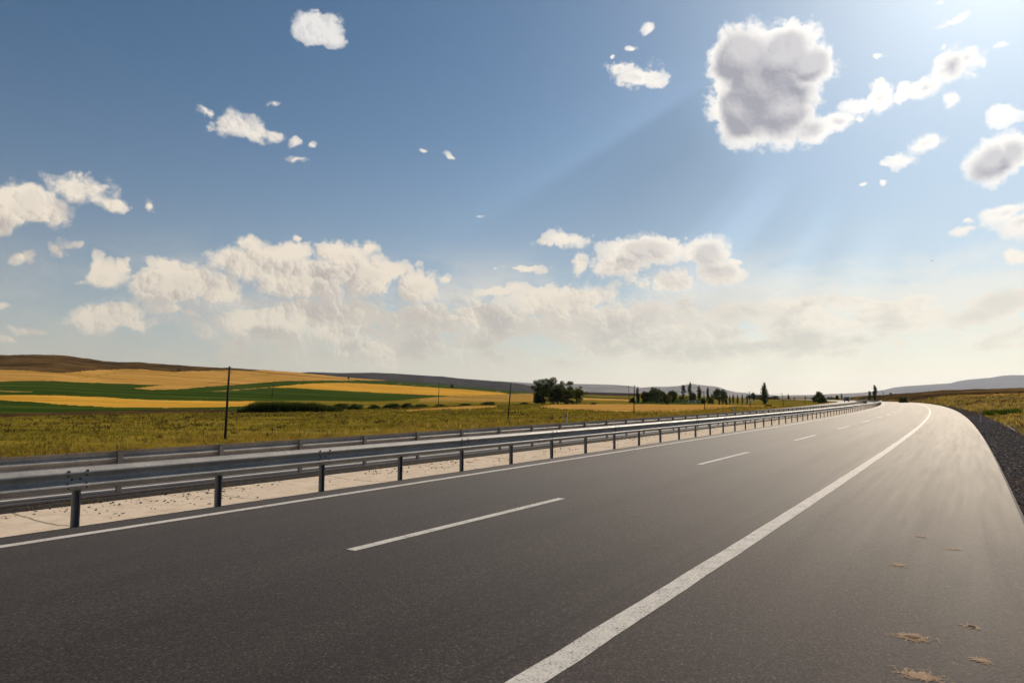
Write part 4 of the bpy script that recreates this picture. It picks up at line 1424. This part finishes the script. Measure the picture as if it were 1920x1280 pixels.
# ------------------------------------------------------------------ van
def make_van(s, o):
    p = road(s, o, FZ)
    root = empty('van', p, heading(s) + math.pi)
    tag(root, 'dark blue van driving on the far carriageway beyond the bend', 'van')
    body = simple('dark_van_paint', (.012, .022, .035), .25, .1, 5, .3)
    glass = simple('van_glass', (.02, .028, .032), .08, .1, 5)
    lamp = simple('headlamp_glass', (.6, .6, .58), .15, .05, 5)
    W, L = .96, 4.9
    # side profile (y forward, z); nose at +y
    prof = [(-2.45, .35), (-2.45, 1.75), (-2.3, 1.98), (.55, 2.0), (1.05, 1.9), (1.75, 1.22), (2.35, 1.05), (2.46, .85), (2.46, .38)]
    bm = bmesh.new()
    secs = []
    for x, k in ((-W, .93), (-W * .93, 1.0), (W * .93, 1.0), (W, .93)):
        secs.append([bm.verts.new((x * (1 - .11 * max(0, (z - 1.1))), y * (1 if k == 1 else .985), .35 + (z - .35) * (1 if k == 1 else .975))) for y, z in prof])
    n = len(prof)
    for A, B in zip(secs, secs[1:]):
        for i in range(n): bm.faces.new((A[i], A[(i + 1) % n], B[(i + 1) % n], B[i]))
    bm.faces.new(secs[0])
    bm.faces.new(secs[-1][::-1])
    bm_obj('body', bm, body, root)
    def quad(name, pts, m_):
        b = bmesh.new()
        f = b.faces.new([b.verts.new(q) for q in pts])
        r = bmesh.ops.extrude_face_region(b, geom=[f])
        nrm = f.normal
        b.normal_update()
        for v in [e for e in r['geom'] if isinstance(e, bmesh.types.BMVert)]: v.co += f.normal * .012
        return bm_obj(name, b, m_, root)
    quad('windscreen', [(-.80, 1.74, 1.26), (.80, 1.74, 1.26), (.70, 1.10, 1.87), (-.70, 1.10, 1.87)], glass)
    for sg in (-1, 1):
        pts = [(sg * .955, 1.35, 1.25), (sg * .955, -2.1, 1.25), (sg * .895, -2.1, 1.75), (sg * .895, .85, 1.75)]
        quad('side_window', pts if sg > 0 else pts[::-1], glass)
        b = bmesh.new()
        bm_box(b, sg * .72, 2.42, .88, .36, .1, .2)
        bmesh.ops.bevel(b, geom=b.edges[:], offset=.03, segments=2, affect='EDGES')
        bm_obj('headlight', b, lamp, root)
        b = bmesh.new()
        bm_box(b, sg * 1.08, 1.2, 1.28, .2, .1, .2)
        bmesh.ops.bevel(b, geom=b.edges[:], offset=.03, segments=2, affect='EDGES')
        bm_obj('wing_mirror', b, M['black'], root)
        for yy in (1.5, -1.5):
            b = bmesh.new()
            bmesh.ops.create_cone(b, cap_ends=True, segments=20, radius1=.34, radius2=.34, depth=.24, matrix=Matrix.Translation((sg * .84, yy, .34)) @ Matrix.Rotation(R(90), 4, 'Y'))
            bmesh.ops.bevel(b, geom=[e for e in b.edges if e.calc_length() < .15], offset=.03, segments=2, affect='EDGES')
            w = bm_obj('wheel', b, M['black'], root)
            b = bmesh.new()
            bmesh.ops.create_cone(b, cap_ends=True, segments=16, radius1=.2, radius2=.18, depth=.03, matrix=Matrix.Translation((sg * .97, yy, .34)) @ Matrix.Rotation(R(90), 4, 'Y'))
            bm_obj('rim', b, M['galv'], w)
    b = bmesh.new()
    bm_box(b, 0, 2.47, .5, 1.8, .14, .24)
    bmesh.ops.bevel(b, geom=b.edges[:], offset=.04, segments=2, affect='EDGES')
    bm_obj('bumper', b, M['black'], root)
    b = bmesh.new()
    bm_box(b, 0, 2.44, .82, .9, .06, .16)
    bm_obj('grille', b, M['black'], root)
make_van(find_s(1587.5, 16.9), 16.9)

# ------------------------------------------------------------------ bird
d = Vector(px_dir(1747, 489)).normalized()
bm = bmesh.new()
bm_tube(bm, [(-.30, 0, 0), (-.12, 0, .02), (.1, 0, .03), (.26, 0, .02), (.34, 0, .0)], [.02, .09, .10, .05, .01], 8)
for sg in (-1, 1):
    a_ = [bm.verts.new(q) for q in ((-.10, sg * .05, .05), (.14, sg * .05, .06), (.16, sg * .45, .22), (.02, sg * .85, .12), (-.05, sg * .45, .20))]
    f = bm.faces.new(a_)
    bmesh.ops.solidify(bm, geom=[f], thickness=.015)
bi = bm_obj('bird', bm, M['black'])
bi.location = Vector((0, 0, HCAM)) + d * 330
bi.rotation_euler = (.2, .1, .5)
tag(bi, 'small dark bird flying in the open sky at right', 'bird')

# ------------------------------------------------------------------ haze
bm = bmesh.new()
bm_box(bm, 0, 0, 368, 60000, 60000, 782)
hz = bm_obj('haze', bm, None)
hm = bpy.data.materials.new('haze_air')
hm.use_nodes = True
nt = hm.node_tree
nt.nodes.clear()
ou = nt.nodes.new('ShaderNodeOutputMaterial')
pv = nt.nodes.new('ShaderNodeVolumePrincipled')
pv.inputs['Color'].default_value = (.78, .85, 1.0, 1)
pv.inputs['Density'].default_value = 1.8e-5
pv.inputs['Anisotropy'].default_value = .45
nt.links.new(pv.outputs[0], ou.inputs['Volume'])
hz.data.materials.append(hm)
tag(hz, 'pale summer haze over the plain', 'haze', None, 'stuff')

# ------------------------------------------------------------------ sun, sky and clouds
SD = Vector(px_dir(1905, -205)).normalized()
SUN_EL = math.asin(SD.z)
SUN_AZ = math.atan2(SD.x, SD.y)
sl = bpy.data.lights.new('sun', 'SUN')
sl.energy = 4.6
sl.angle = R(.53)
sl.color = (1.0, .86, .68)
so = bpy.data.objects.new('sun', sl)
COL.objects.link(so)
so.rotation_euler = SD.to_track_quat('Z', 'Y').to_euler()

W = bpy.data.worlds.new('World')
C.world = W
W.use_nodes = True
wt = W.node_tree
wt.nodes.clear()
N = NT(wt)
out = N.new('ShaderNodeOutputWorld')
sky = N.new('ShaderNodeTexSky')
sky.sky_type = 'NISHITA'
sky.sun_disc = False
sky.sun_elevation = SUN_EL
sky.sun_rotation = SUN_AZ
sky.altitude = 900
sky.air_density = 1.0
sky.dust_density = .5
sky.ozone_density = 2.0
tc = N.new('ShaderNodeTexCoord')
D = N.vec('NORMALIZE', tc.outputs['Generated'])
sep = N.new('ShaderNodeSeparateXYZ')
N.put(sep.inputs[0], D)
dx, dy, dz = sep.outputs
azn = N.math('ARCTAN2', dx, dy)
hor = N.math('SQRT', N.math('MAXIMUM', N.math('SUBTRACT', 1.0, N.math('MULTIPLY', dz, dz)), 1e-4))
tel = N.math('DIVIDE', dz, hor)
comb = N.new('ShaderNodeCombineXYZ')
N.put(comb.inputs[0], azn)
N.put(comb.inputs[1], tel)
p = comb.outputs[0]

def uv_of(px, py):
    return px_az_tan(px, py)

# (cx, cy, rx, ry) in photo pixels, turned into directions
BIG = [
    (1398, 105, 70, 70), (1398, 207, 76, 70), (1468, 108, 80, 72), (1464, 205, 78, 70), (1520, 128, 56, 50), (1440, 155, 92, 92), (1512, 240, 44, 26), (1558, 236, 34, 16),
    (30, 385, 92, 44), (-40, 400, 80, 44), (150, 362, 78, 32), (205, 384, 46, 22),
    (330, 530, 78, 46), (312, 492, 40, 18), (470, 490, 95, 36), (456, 462, 34, 22), (545, 474, 60, 22), (650, 482, 62, 32), (690, 522, 90, 42), (590, 530, 120, 45),
    (205, 515, 48, 26), (210, 592, 86, 32), (520, 602, 76, 26), (780, 545, 50, 32), (400, 545, 60, 30),
    (1215, 470, 100, 36), (1335, 478, 60, 38), (1160, 498, 60, 28), (1360, 518, 60, 32), (1050, 560, 120, 32), (1250, 535, 90, 24),
    (1862, 304, 62, 48), (1908, 282, 56, 40), (1880, 570, 90, 36), (1800, 590, 100, 26),
]
SMALL = [
    (598, 55, 40, 38), (580, 68, 24, 20), (618, 76, 26, 18),
    (448, 232, 52, 26), (402, 214, 34, 10), (482, 248, 34, 22), (515, 256, 16, 11), (522, 193, 13, 6), (548, 270, 11, 10), (579, 276, 8, 6), (553, 301, 14, 7),
    (788, 290, 7, 4), (842, 292, 11, 5), (905, 405, 8, 3), (288, 386, 13, 9), (36, 482, 30, 15), (95, 468, 34, 15), (128, 461, 14, 6), (8, 576, 18, 8), (60, 614, 32, 10), (20, 630, 34, 7),
    (240, 500, 18, 22), (185, 498, 18, 20), (150, 524, 20, 8), (345, 580, 60, 16), (260, 608, 60, 16), (700, 470, 20, 16), (830, 528, 17, 12), (640, 600, 110, 30), (800, 605, 100, 32), (565, 450, 8, 12),
    (1048, 445, 50, 17), (1004, 456, 22, 9), (972, 507, 42, 7), (935, 505, 10, 5), (1395, 494, 34, 13), (940, 545, 70, 16), (1150, 605, 220, 42), (1400, 592, 140, 30), (1540, 605, 60, 20), (1590, 612, 50, 18), (900, 563, 18, 6), (1078, 490, 14, 22),
    (1195, 145, 48, 21), (1165, 128, 26, 18), (1228, 151, 26, 11), (1203, 58, 12, 13), (1178, 92, 10, 6), (1148, 104, 6, 4),
    (1640, 180, 34, 38), (1790, 128, 46, 36), (1602, 202, 42, 16), (1560, 232, 46, 13), (1592, 228, 16, 8), (1692, 172, 24, 16), (1745, 166, 38, 18), (1780, 192, 18, 22), (1820, 112, 30, 22), (1776, 45, 28, 11), (1768, 92, 8, 6), (1882, 84, 12, 5), (1755, 2, 9, 5),
    (1885, 214, 36, 20), (1655, 112, 8, 5), (1690, 293, 30, 13), (1735, 260, 28, 16), (1662, 299, 16, 7), (1655, 339, 9, 6), (1612, 346, 12, 4), (1815, 428, 24, 8), (1830, 407, 16, 7), (1890, 402, 44, 20), (1915, 430, 40, 26), (1906, 482, 20, 17),
    (1700, 602, 56, 16), (1740, 585, 40, 14), (1348, 100, 20, 30), (1378, 158, 40, 34), (1560, 585, 12, 6),
]

def blob_params(b):
    cx, cy, rx, ry = b
    u, v = uv_of(cx, cy)
    ul, _ = uv_of(cx - rx, cy)
    ur, _ = uv_of(cx + rx, cy)
    _, vt = uv_of(cx, cy - ry)
    _, vb = uv_of(cx, cy + ry)
    # the horizontal line of the picture is slightly tilted in azimuth/elevation off the axis
    return u, v, (ur - ul) / 2, (vt - vb) / 2, min(1.35, max(.42, (min(rx, ry) / 38.0) ** .6))

SKY_TINT = (.056, .071, .0735)
LIT_FAR, SH_FAR = (.92, .81, .66), (.43, .385, .37)
LIT_NEAR, SH_NEAR = (1.10, 1.07, 1.02), (.355, .36, .425)

w1 = N.noise(p, 7.0, 2, .5, dim='2D', color=True)
w2 = N.noise(p, 26.0, 3, .6, dim='2D', color=True)
pw = N.vec('ADD', p, N.vec('MULTIPLY_ADD', w1, (.044, .034, 0), (-.022, -.017, 0)))
pw = N.vec('ADD', pw, N.vec('MULTIPLY_ADD', w2, (.018, .016, 0), (-.009, -.008, 0)))
# low cloud deck near the horizon
pb = N.vec('MULTIPLY', pw, (1.0, 2.4, 1.0))
nb = N.noise(pb, 9.5, 7, .58, dim='2D')
bandm = N.math('MULTIPLY', N.mapr(tel, .010, .06, 0, 1, 'SMOOTHSTEP'), N.mapr(tel, .115, .185, 1, 0, 'SMOOTHSTEP'))
azm = N.math('MULTIPLY', N.mapr(azn, -.60, -.30, .25, 1, 'SMOOTHSTEP'), N.mapr(azn, .36, .58, 1, .85, 'SMOOTHSTEP'))
bm_ = N.math('MULTIPLY', bandm, azm)
Band = N.math('SUBTRACT', N.math('MULTIPLY', bm_, N.mapr(nb, .3, .7, .25, 1.25)), N.math('MULTIPLY_ADD', bm_, -.55, .95))
n1 = N.noise(p, 20.0, 8, .60, dim='2D')
n2 = N.noise(p, 85.0, 5, .62, dim='2D')
nlow = N.noise(p, 13.0, 3, .5, dim='2D')
# billows: every cell of a warped cell pattern is one rounded puff, lit on the side that faces the sun
su, sv_ = math.atan2(SD.x, SD.y), SD.z / math.hypot(SD.x, SD.y)
tosun = N.vec('NORMALIZE', N.vec('SUBTRACT', (su, sv_ + .08, 0), p))
pq = N.vec('ADD', p, N.vec('MULTIPLY_ADD', w1, (.030, .026, 0), (-.015, -.013, 0)))
pq = N.vec('ADD', pq, N.vec('MULTIPLY_ADD', w2, (.020, .018, 0), (-.010, -.009, 0)))
def puffs(scale, smooth):
    v = N.new('ShaderNodeTexVoronoi', feature='SMOOTH_F1', voronoi_dimensions='2D')
    N.put(v.inputs['Vector'], pq)
    v.inputs['Scale'].default_value = scale
    v.inputs['Smoothness'].default_value = smooth
    d = N.vec('MULTIPLY', N.vec('SUBTRACT', pq, v.outputs['Position']), (scale, scale, 0))
    return v.outputs['Distance'], N.vec('DOT_PRODUCT', d, tosun)
d1, l1 = puffs(24, .55)
d2, l2 = puffs(60, .45)
d3, l3 = puffs(150, .35)
def lin(*terms):
    acc = None
    for v, k, c in terms:
        t = N.math('MULTIPLY_ADD', v, k, -k * c)
        acc = t if acc is None else N.math('ADD', acc, t)
    return acc
edge = lin((d1, -.45, .36), (d2, -.34, .36), (d3, -.17, .38), (n1, .64, .5), (n2, .26, .5))
relief0 = lin((l1, .58, 0), (l2, .50, 0), (l3, .36, 0), (n1, .6, .5))
lown = lin((nlow, .55, .5), (d1, -.30, .36), (d2, -.12, .36))
ewid = N.mapr(nlow, .34, .66, .07, .36)
veil = N.math('MULTIPLY', N.math('MULTIPLY', N.mapr(tel, .012, .05, 0, 1, 'SMOOTHSTEP'), N.mapr(tel, .10, .24, 1, 0, 'SMOOTHSTEP')), N.math('MULTIPLY', azm, N.mapr(N.noise(pb, 5.0, 5, .6, dim='2D'), .32, .60, 0, .80, 'SMOOTHSTEP')))
# angle to the sun
cs_ = N.vec('DOT_PRODUCT', D, tuple(SD))
ang = N.math('ARCCOSINE', N.math('MINIMUM', N.math('MAXIMUM', cs_, -1.0), 1.0))
near = N.mapr(ang, .15, .85, 1, 0, 'SMOOTHSTEP')
# clear sky colour: Nishita, graded slightly, with a dusty cream horizon and a broad solar glow
skyc = N.vec('MULTIPLY', sky.outputs[0], SKY_TINT)
hz_f = N.math('POWER', 2.718, N.math('MULTIPLY', N.math('MAXIMUM', tel, 0), -8.2))
skyc = N.mix(N.math('MULTIPLY', hz_f, .95), skyc, N.mix(N.mapr(ang, .35, 1.3, 0, 1, 'SMOOTHSTEP'), (1.0, .855, .63), (.66, .565, .45)))
glow = N.math('POWER', 2.718, N.math('MULTIPLY', N.math('MULTIPLY', ang, ang), -9.0))
glow2 = N.math('POWER', 2.718, N.math('MULTIPLY', ang, -7.0))
gl = N.math('ADD', N.math('MULTIPLY', glow, .14), N.math('MULTIPLY', glow2, .75))
gv = N.new('ShaderNodeCombineXYZ')
for i in range(3): N.put(gv.inputs[i], gl)
skyc = N.vec('ADD', skyc, N.vec('MULTIPLY', gv.outputs[0], (1.0, .96, .88)))
# crepuscular rays fanning out from the sun behind the big cloud
E1 = SD.cross(Vector((0, 0, 1))).normalized()
E2 = E1.cross(SD).normalized()
ra = N.math('ARCTAN2', N.vec('DOT_PRODUCT', D, tuple(E1)), N.vec('DOT_PRODUCT', D, tuple(-E2)))
def ray_ang(px, py):
    q = Vector(px_dir(px, py)).normalized()
    return math.atan2(q.dot(E1), q.dot(-E2))
RA0, RA1 = ray_ang(1900, 700), ray_ang(900, 60)
def rp(px, py): return (ray_ang(px, py) - RA0) / (RA1 - RA0)
rays = sorted([(rp(1180, 120), 1.0), (rp(1240, 160), 1.03), (rp(1290, 168), 1.06), (rp(1290, 196), .90), (rp(1320, 260), .86), (rp(1390, 310), .90), (rp(1440, 310), .99), (rp(1475, 310), 1.07),
               (rp(1500, 310), 1.06), (rp(1530, 310), .97), (rp(1570, 310), .98), (rp(1600, 310), 1.05), (rp(1640, 320), .97), (rp(1690, 330), 1.04), (rp(1740, 350), .98), (rp(1800, 380), 1.0)])
rr_ = N.ramp(N.mapr(ra, RA0, RA1), [(a, ((1 + (b - 1) * 1.2) * .5,) * 3) for a, b in rays], 'EASE')
rad_m = N.math('MULTIPLY', N.mapr(ang, .33, .42, 0, 1, 'SMOOTHSTEP'), N.mapr(ang, .45, .85, 1, .0, 'SMOOTHSTEP'))
raymul = N.mix(rad_m, (1, 1, 1), N.vec('MULTIPLY', rr_, (2, 2, 2)))
skyc = N.vec('MULTIPLY', skyc, raymul)
lit = N.mix(near, LIT_FAR, LIT_NEAR)
shc = N.mix(near, SH_FAR, SH_NEAR)
upmix = N.math('MULTIPLY', N.mapr(tel, .22, .50, 0, 1), N.mapr(near, 0, 1, .85, 0.0))
lit = N.mix(upmix, lit, (.80, .80, .80))
shc = N.mix(upmix, shc, (.50, .51, .56))
lowm = N.mapr(tel, .09, .26, .9, 0, 'SMOOTHSTEP')
lit = N.mix(lowm, lit, N.mix(near, (.92, .78, .60), (1.0, .88, .70)))
shc = N.mix(lowm, shc, N.mix(near, (.50, .425, .36), (.74, .65, .53)))
hfade = N.math('MULTIPLY', N.math('POWER', 2.718, N.math('MULTIPLY', N.math('MAXIMUM', tel, 0), -11.0)), .95)
atel = N.mapr(tel, .0, .06, 0, 1, 'SMOOTHSTEP')
nearq = N.mapr(near, .05, .6, 0, 1)
skyc_final = N.mix(N.mapr(dz, -.02, .0, 1, 0), skyc, (.30, .25, .18))

BP = [blob_params(b) + (1,) for b in BIG] + [blob_params(b) + (0,) for b in SMALL]

def field(pv_, blobs, sm=.12):
    acc = None
    for u, v, ru, rv, k, _b in blobs:
        q = N.vec('MULTIPLY_ADD', pv_, (k / ru, k / rv, 0), (-u * k / ru, -v * k / rv, 0))
        f = N.math('SUBTRACT', k, N.vec('LENGTH', q))
        acc = f if acc is None else N.math('SMOOTH_MAX', acc, f, sm)
    return acc

def background(col):
    g = N.new('ShaderNodeBackground')
    N.put(g.inputs[0], col)
    g.inputs[1].default_value = 1.0
    return g.outputs[0]

SHARED = {'pw': pw, 'Band': Band, 'edge': edge, 'relief0': relief0, 'lown': lown, 'nearq': nearq, 'veil': veil, 'ewid': ewid, 'lit': lit, 'shc': shc, 'hfade': hfade, 'atel': atel,
          'skyc': skyc, 'skyc_final': skyc_final}
VECS = ('pw', 'lit', 'shc', 'skyc', 'skyc_final')

def sky_leaf(blobs, deck):
    """one cell of the sky with only the clouds that can show in it, as a node group"""
    if not blobs and not deck: return background(skyc_final)
    global N
    outer = N
    gt = bpy.data.node_groups.new('sky_cell', 'ShaderNodeTree')
    for k in SHARED:
        gt.interface.new_socket(name=k, in_out='INPUT', socket_type='NodeSocketVector' if k in VECS else 'NodeSocketFloat')
    gt.interface.new_socket(name='Shader', in_out='OUTPUT', socket_type='NodeSocketShader')
    N = NT(gt)
    gi = N.new('NodeGroupInput')
    go = N.new('NodeGroupOutput')
    I = {k: gi.outputs[k] for k in SHARED}
    big = [b for b in blobs if b[5]]
    bigs, smalls = [b for b in blobs if b[5]], [b for b in blobs if not b[5]]
    Fb = field(I['pw'], bigs, .26) if bigs else None
    Fs = field(I['pw'], smalls) if smalls else None
    if Fb is not None and Fs is not None:
        Mm = N.math('SMOOTH_MAX', Fb, Fs, .10)
        Mk = N.math('SMOOTH_MAX', Fb, N.math('MULTIPLY', Fs, .50), .10)
    elif Fb is not None: Mm = Mk = Fb
    elif Fs is not None: Mm, Mk = Fs, N.math('MULTIPLY', Fs, .50)
    else: Mm = Mk = -9.0
    if deck:
        Mall = N.math('SMOOTH_MAX', Mm, I['Band'], .1)
        Mt = N.math('SMOOTH_MAX', Mk, N.math('MULTIPLY', I['Band'], .9), .1)
    else: Mall, Mt = Mm, Mk
    alpha = N.mapr(N.math('ADD', Mall, I['edge']), -.17, I['ewid'], 0, 1, 'SMOOTHSTEP')
    rel = I['relief0']
    slope = 0.0
    if big:
        slope = N.math('SUBTRACT', Fb, field(N.vec('ADD', I['pw'], (.014, .026, 0)), big, .26))
        rel = N.math('MULTIPLY_ADD', slope, .75, rel)
    thick = N.mapr(N.math('ADD', Mt, I['lown']), .02, .92, 0, 1, 'SMOOTHSTEP')
    lf = N.mapr(rel, -.66, .66, 0, 1, 'SMOOTHSTEP')
    sh_ = N.math('SUBTRACT', .5, lf)
    dfar = N.math('ADD', N.math('MULTIPLY', thick, .50), N.math('MULTIPLY_ADD', sh_, .85, .10))
    thn = N.mapr(N.math('MULTIPLY_ADD', I['lown'], .5, Mt), .10, .74, 0, 1, 'SMOOTHSTEP')
    up_ = N.mapr(slope, -.35, .55, 1.06, .66)
    dnear = N.math('ADD', N.math('MULTIPLY', thn, up_), N.math('MULTIPLY', sh_, .15))
    dark = N.math('ADD', N.math('MULTIPLY', dfar, N.math('SUBTRACT', 1.0, I['nearq'])), N.math('MULTIPLY', dnear, I['nearq']), clamp=True)
    alpha = N.math('MULTIPLY', alpha, N.mapr(Mall, -.25, .35, .50, 1.0))
    if deck: alpha = N.math('MAXIMUM', alpha, I['veil'])
    cl = N.mix(dark, I['lit'], I['shc'])
    cl = N.mix(I['hfade'], cl, I['skyc'])
    sh = background(N.mix(N.math('MULTIPLY', alpha, I['atel']), I['skyc_final'], cl))
    N.l.new(sh, go.inputs[0])
    N = outer
    g = N.new('ShaderNodeGroup')
    g.node_tree = gt
    for k, v in SHARED.items(): N.l.new(v, g.inputs[k])
    return g.outputs[0]

def reach(b, box):
    """can this cloud lobe show anywhere in the cell?"""
    u, v, ru, rv, k, _b = b
    u0, u1, v0, v1 = box
    du = max(u0 - u, 0, u - u1)
    dv = max(v0 - v, 0, v - v1)
    # the lookup point is shifted by at most .031, .025
    du, dv = max(0, du - .032), max(0, dv - .026 - .026)
    return k - math.hypot(du * k / ru, dv * k / rv) > -.75

def sky_tree(blobs, box, depth):
    blobs = [b for b in blobs if reach(b, box)]
    u0, u1, v0, v1 = box
    deck = v0 < .20 and v1 > 0
    if depth == 0 or len(blobs) <= 5: return sky_leaf(blobs, deck)
    best = None
    for ax in (0, 1):
        lo, hi = (u0, u1) if ax == 0 else (v0, v1)
        vals = sorted([b[ax] for b in blobs])
        c = vals[len(vals) // 2]
        if not (lo + .02 < c < hi - .02): c = (lo + hi) / 2
        A = (u0, c, v0, v1) if ax == 0 else (u0, u1, v0, c)
        B = (c, u1, v0, v1) if ax == 0 else (u0, u1, c, v1)
        cost = max(sum(reach(b, A) for b in blobs), sum(reach(b, B) for b in blobs))
        if best is None or cost < best[0]: best = (cost, ax, c, A, B)
    _, ax, c, A, B = best
    m = N.new('ShaderNodeMixShader')
    N.put(m.inputs[0], N.math('GREATER_THAN', azn if ax == 0 else tel, c))
    N.l.new(sky_tree(blobs, A, depth - 1), m.inputs[1])
    N.l.new(sky_tree(blobs, B, depth - 1), m.inputs[2])
    return m.outputs[0]

def gate(sock, lo, hi, inside, outside):
    a_ = N.math('MULTIPLY', N.math('GREATER_THAN', sock, lo), N.math('LESS_THAN', sock, hi))
    m = N.new('ShaderNodeMixShader')
    N.put(m.inputs[0], a_)
    N.l.new(outside, m.inputs[1])
    N.l.new(inside, m.inputs[2])
    return m.outputs[0]

inner = sky_tree(BP, (-.95, .95, -.001, .95), 6)
plain = background(skyc_final)
shd = gate(azn, -.95, .95, gate(tel, -.001, .95, inner, plain), plain)
N.l.new(shd, out.inputs[0])
W.cycles.sampling_method = 'MANUAL'
W.cycles.sample_map_resolution = 512

# ------------------------------------------------------------------ camera and render settings
cam = bpy.data.cameras.new('camera')
cam.sensor_width = 36
cam.lens = F_PX / 1920 * 36
cam.clip_end = 40000
cam.clip_start = .05
co = bpy.data.objects.new('camera', cam)
COL.objects.link(co)
co.location = (0, 0, HCAM)
co.rotation_euler = (R(90) + PH, 0, 0)
C.camera = co
C.view_settings.view_transform = 'Standard'
C.view_settings.look = 'None'
C.view_settings.exposure = 0
C.view_settings.gamma = 1
C.render.film_transparent = False
C.cycles.use_denoising = True
try: C.cycles.denoiser = 'OPENIMAGEDENOISE'
except Exception: pass
C.cycles.max_bounces = 6
C.cycles.diffuse_bounces = 2
C.cycles.glossy_bounces = 2
C.cycles.transparent_max_bounces = 6
C.cycles.volume_bounces = 0
C.cycles.sample_clamp_indirect = 6
C.cycles.use_adaptive_sampling = True
C.cycles.adaptive_threshold = .02
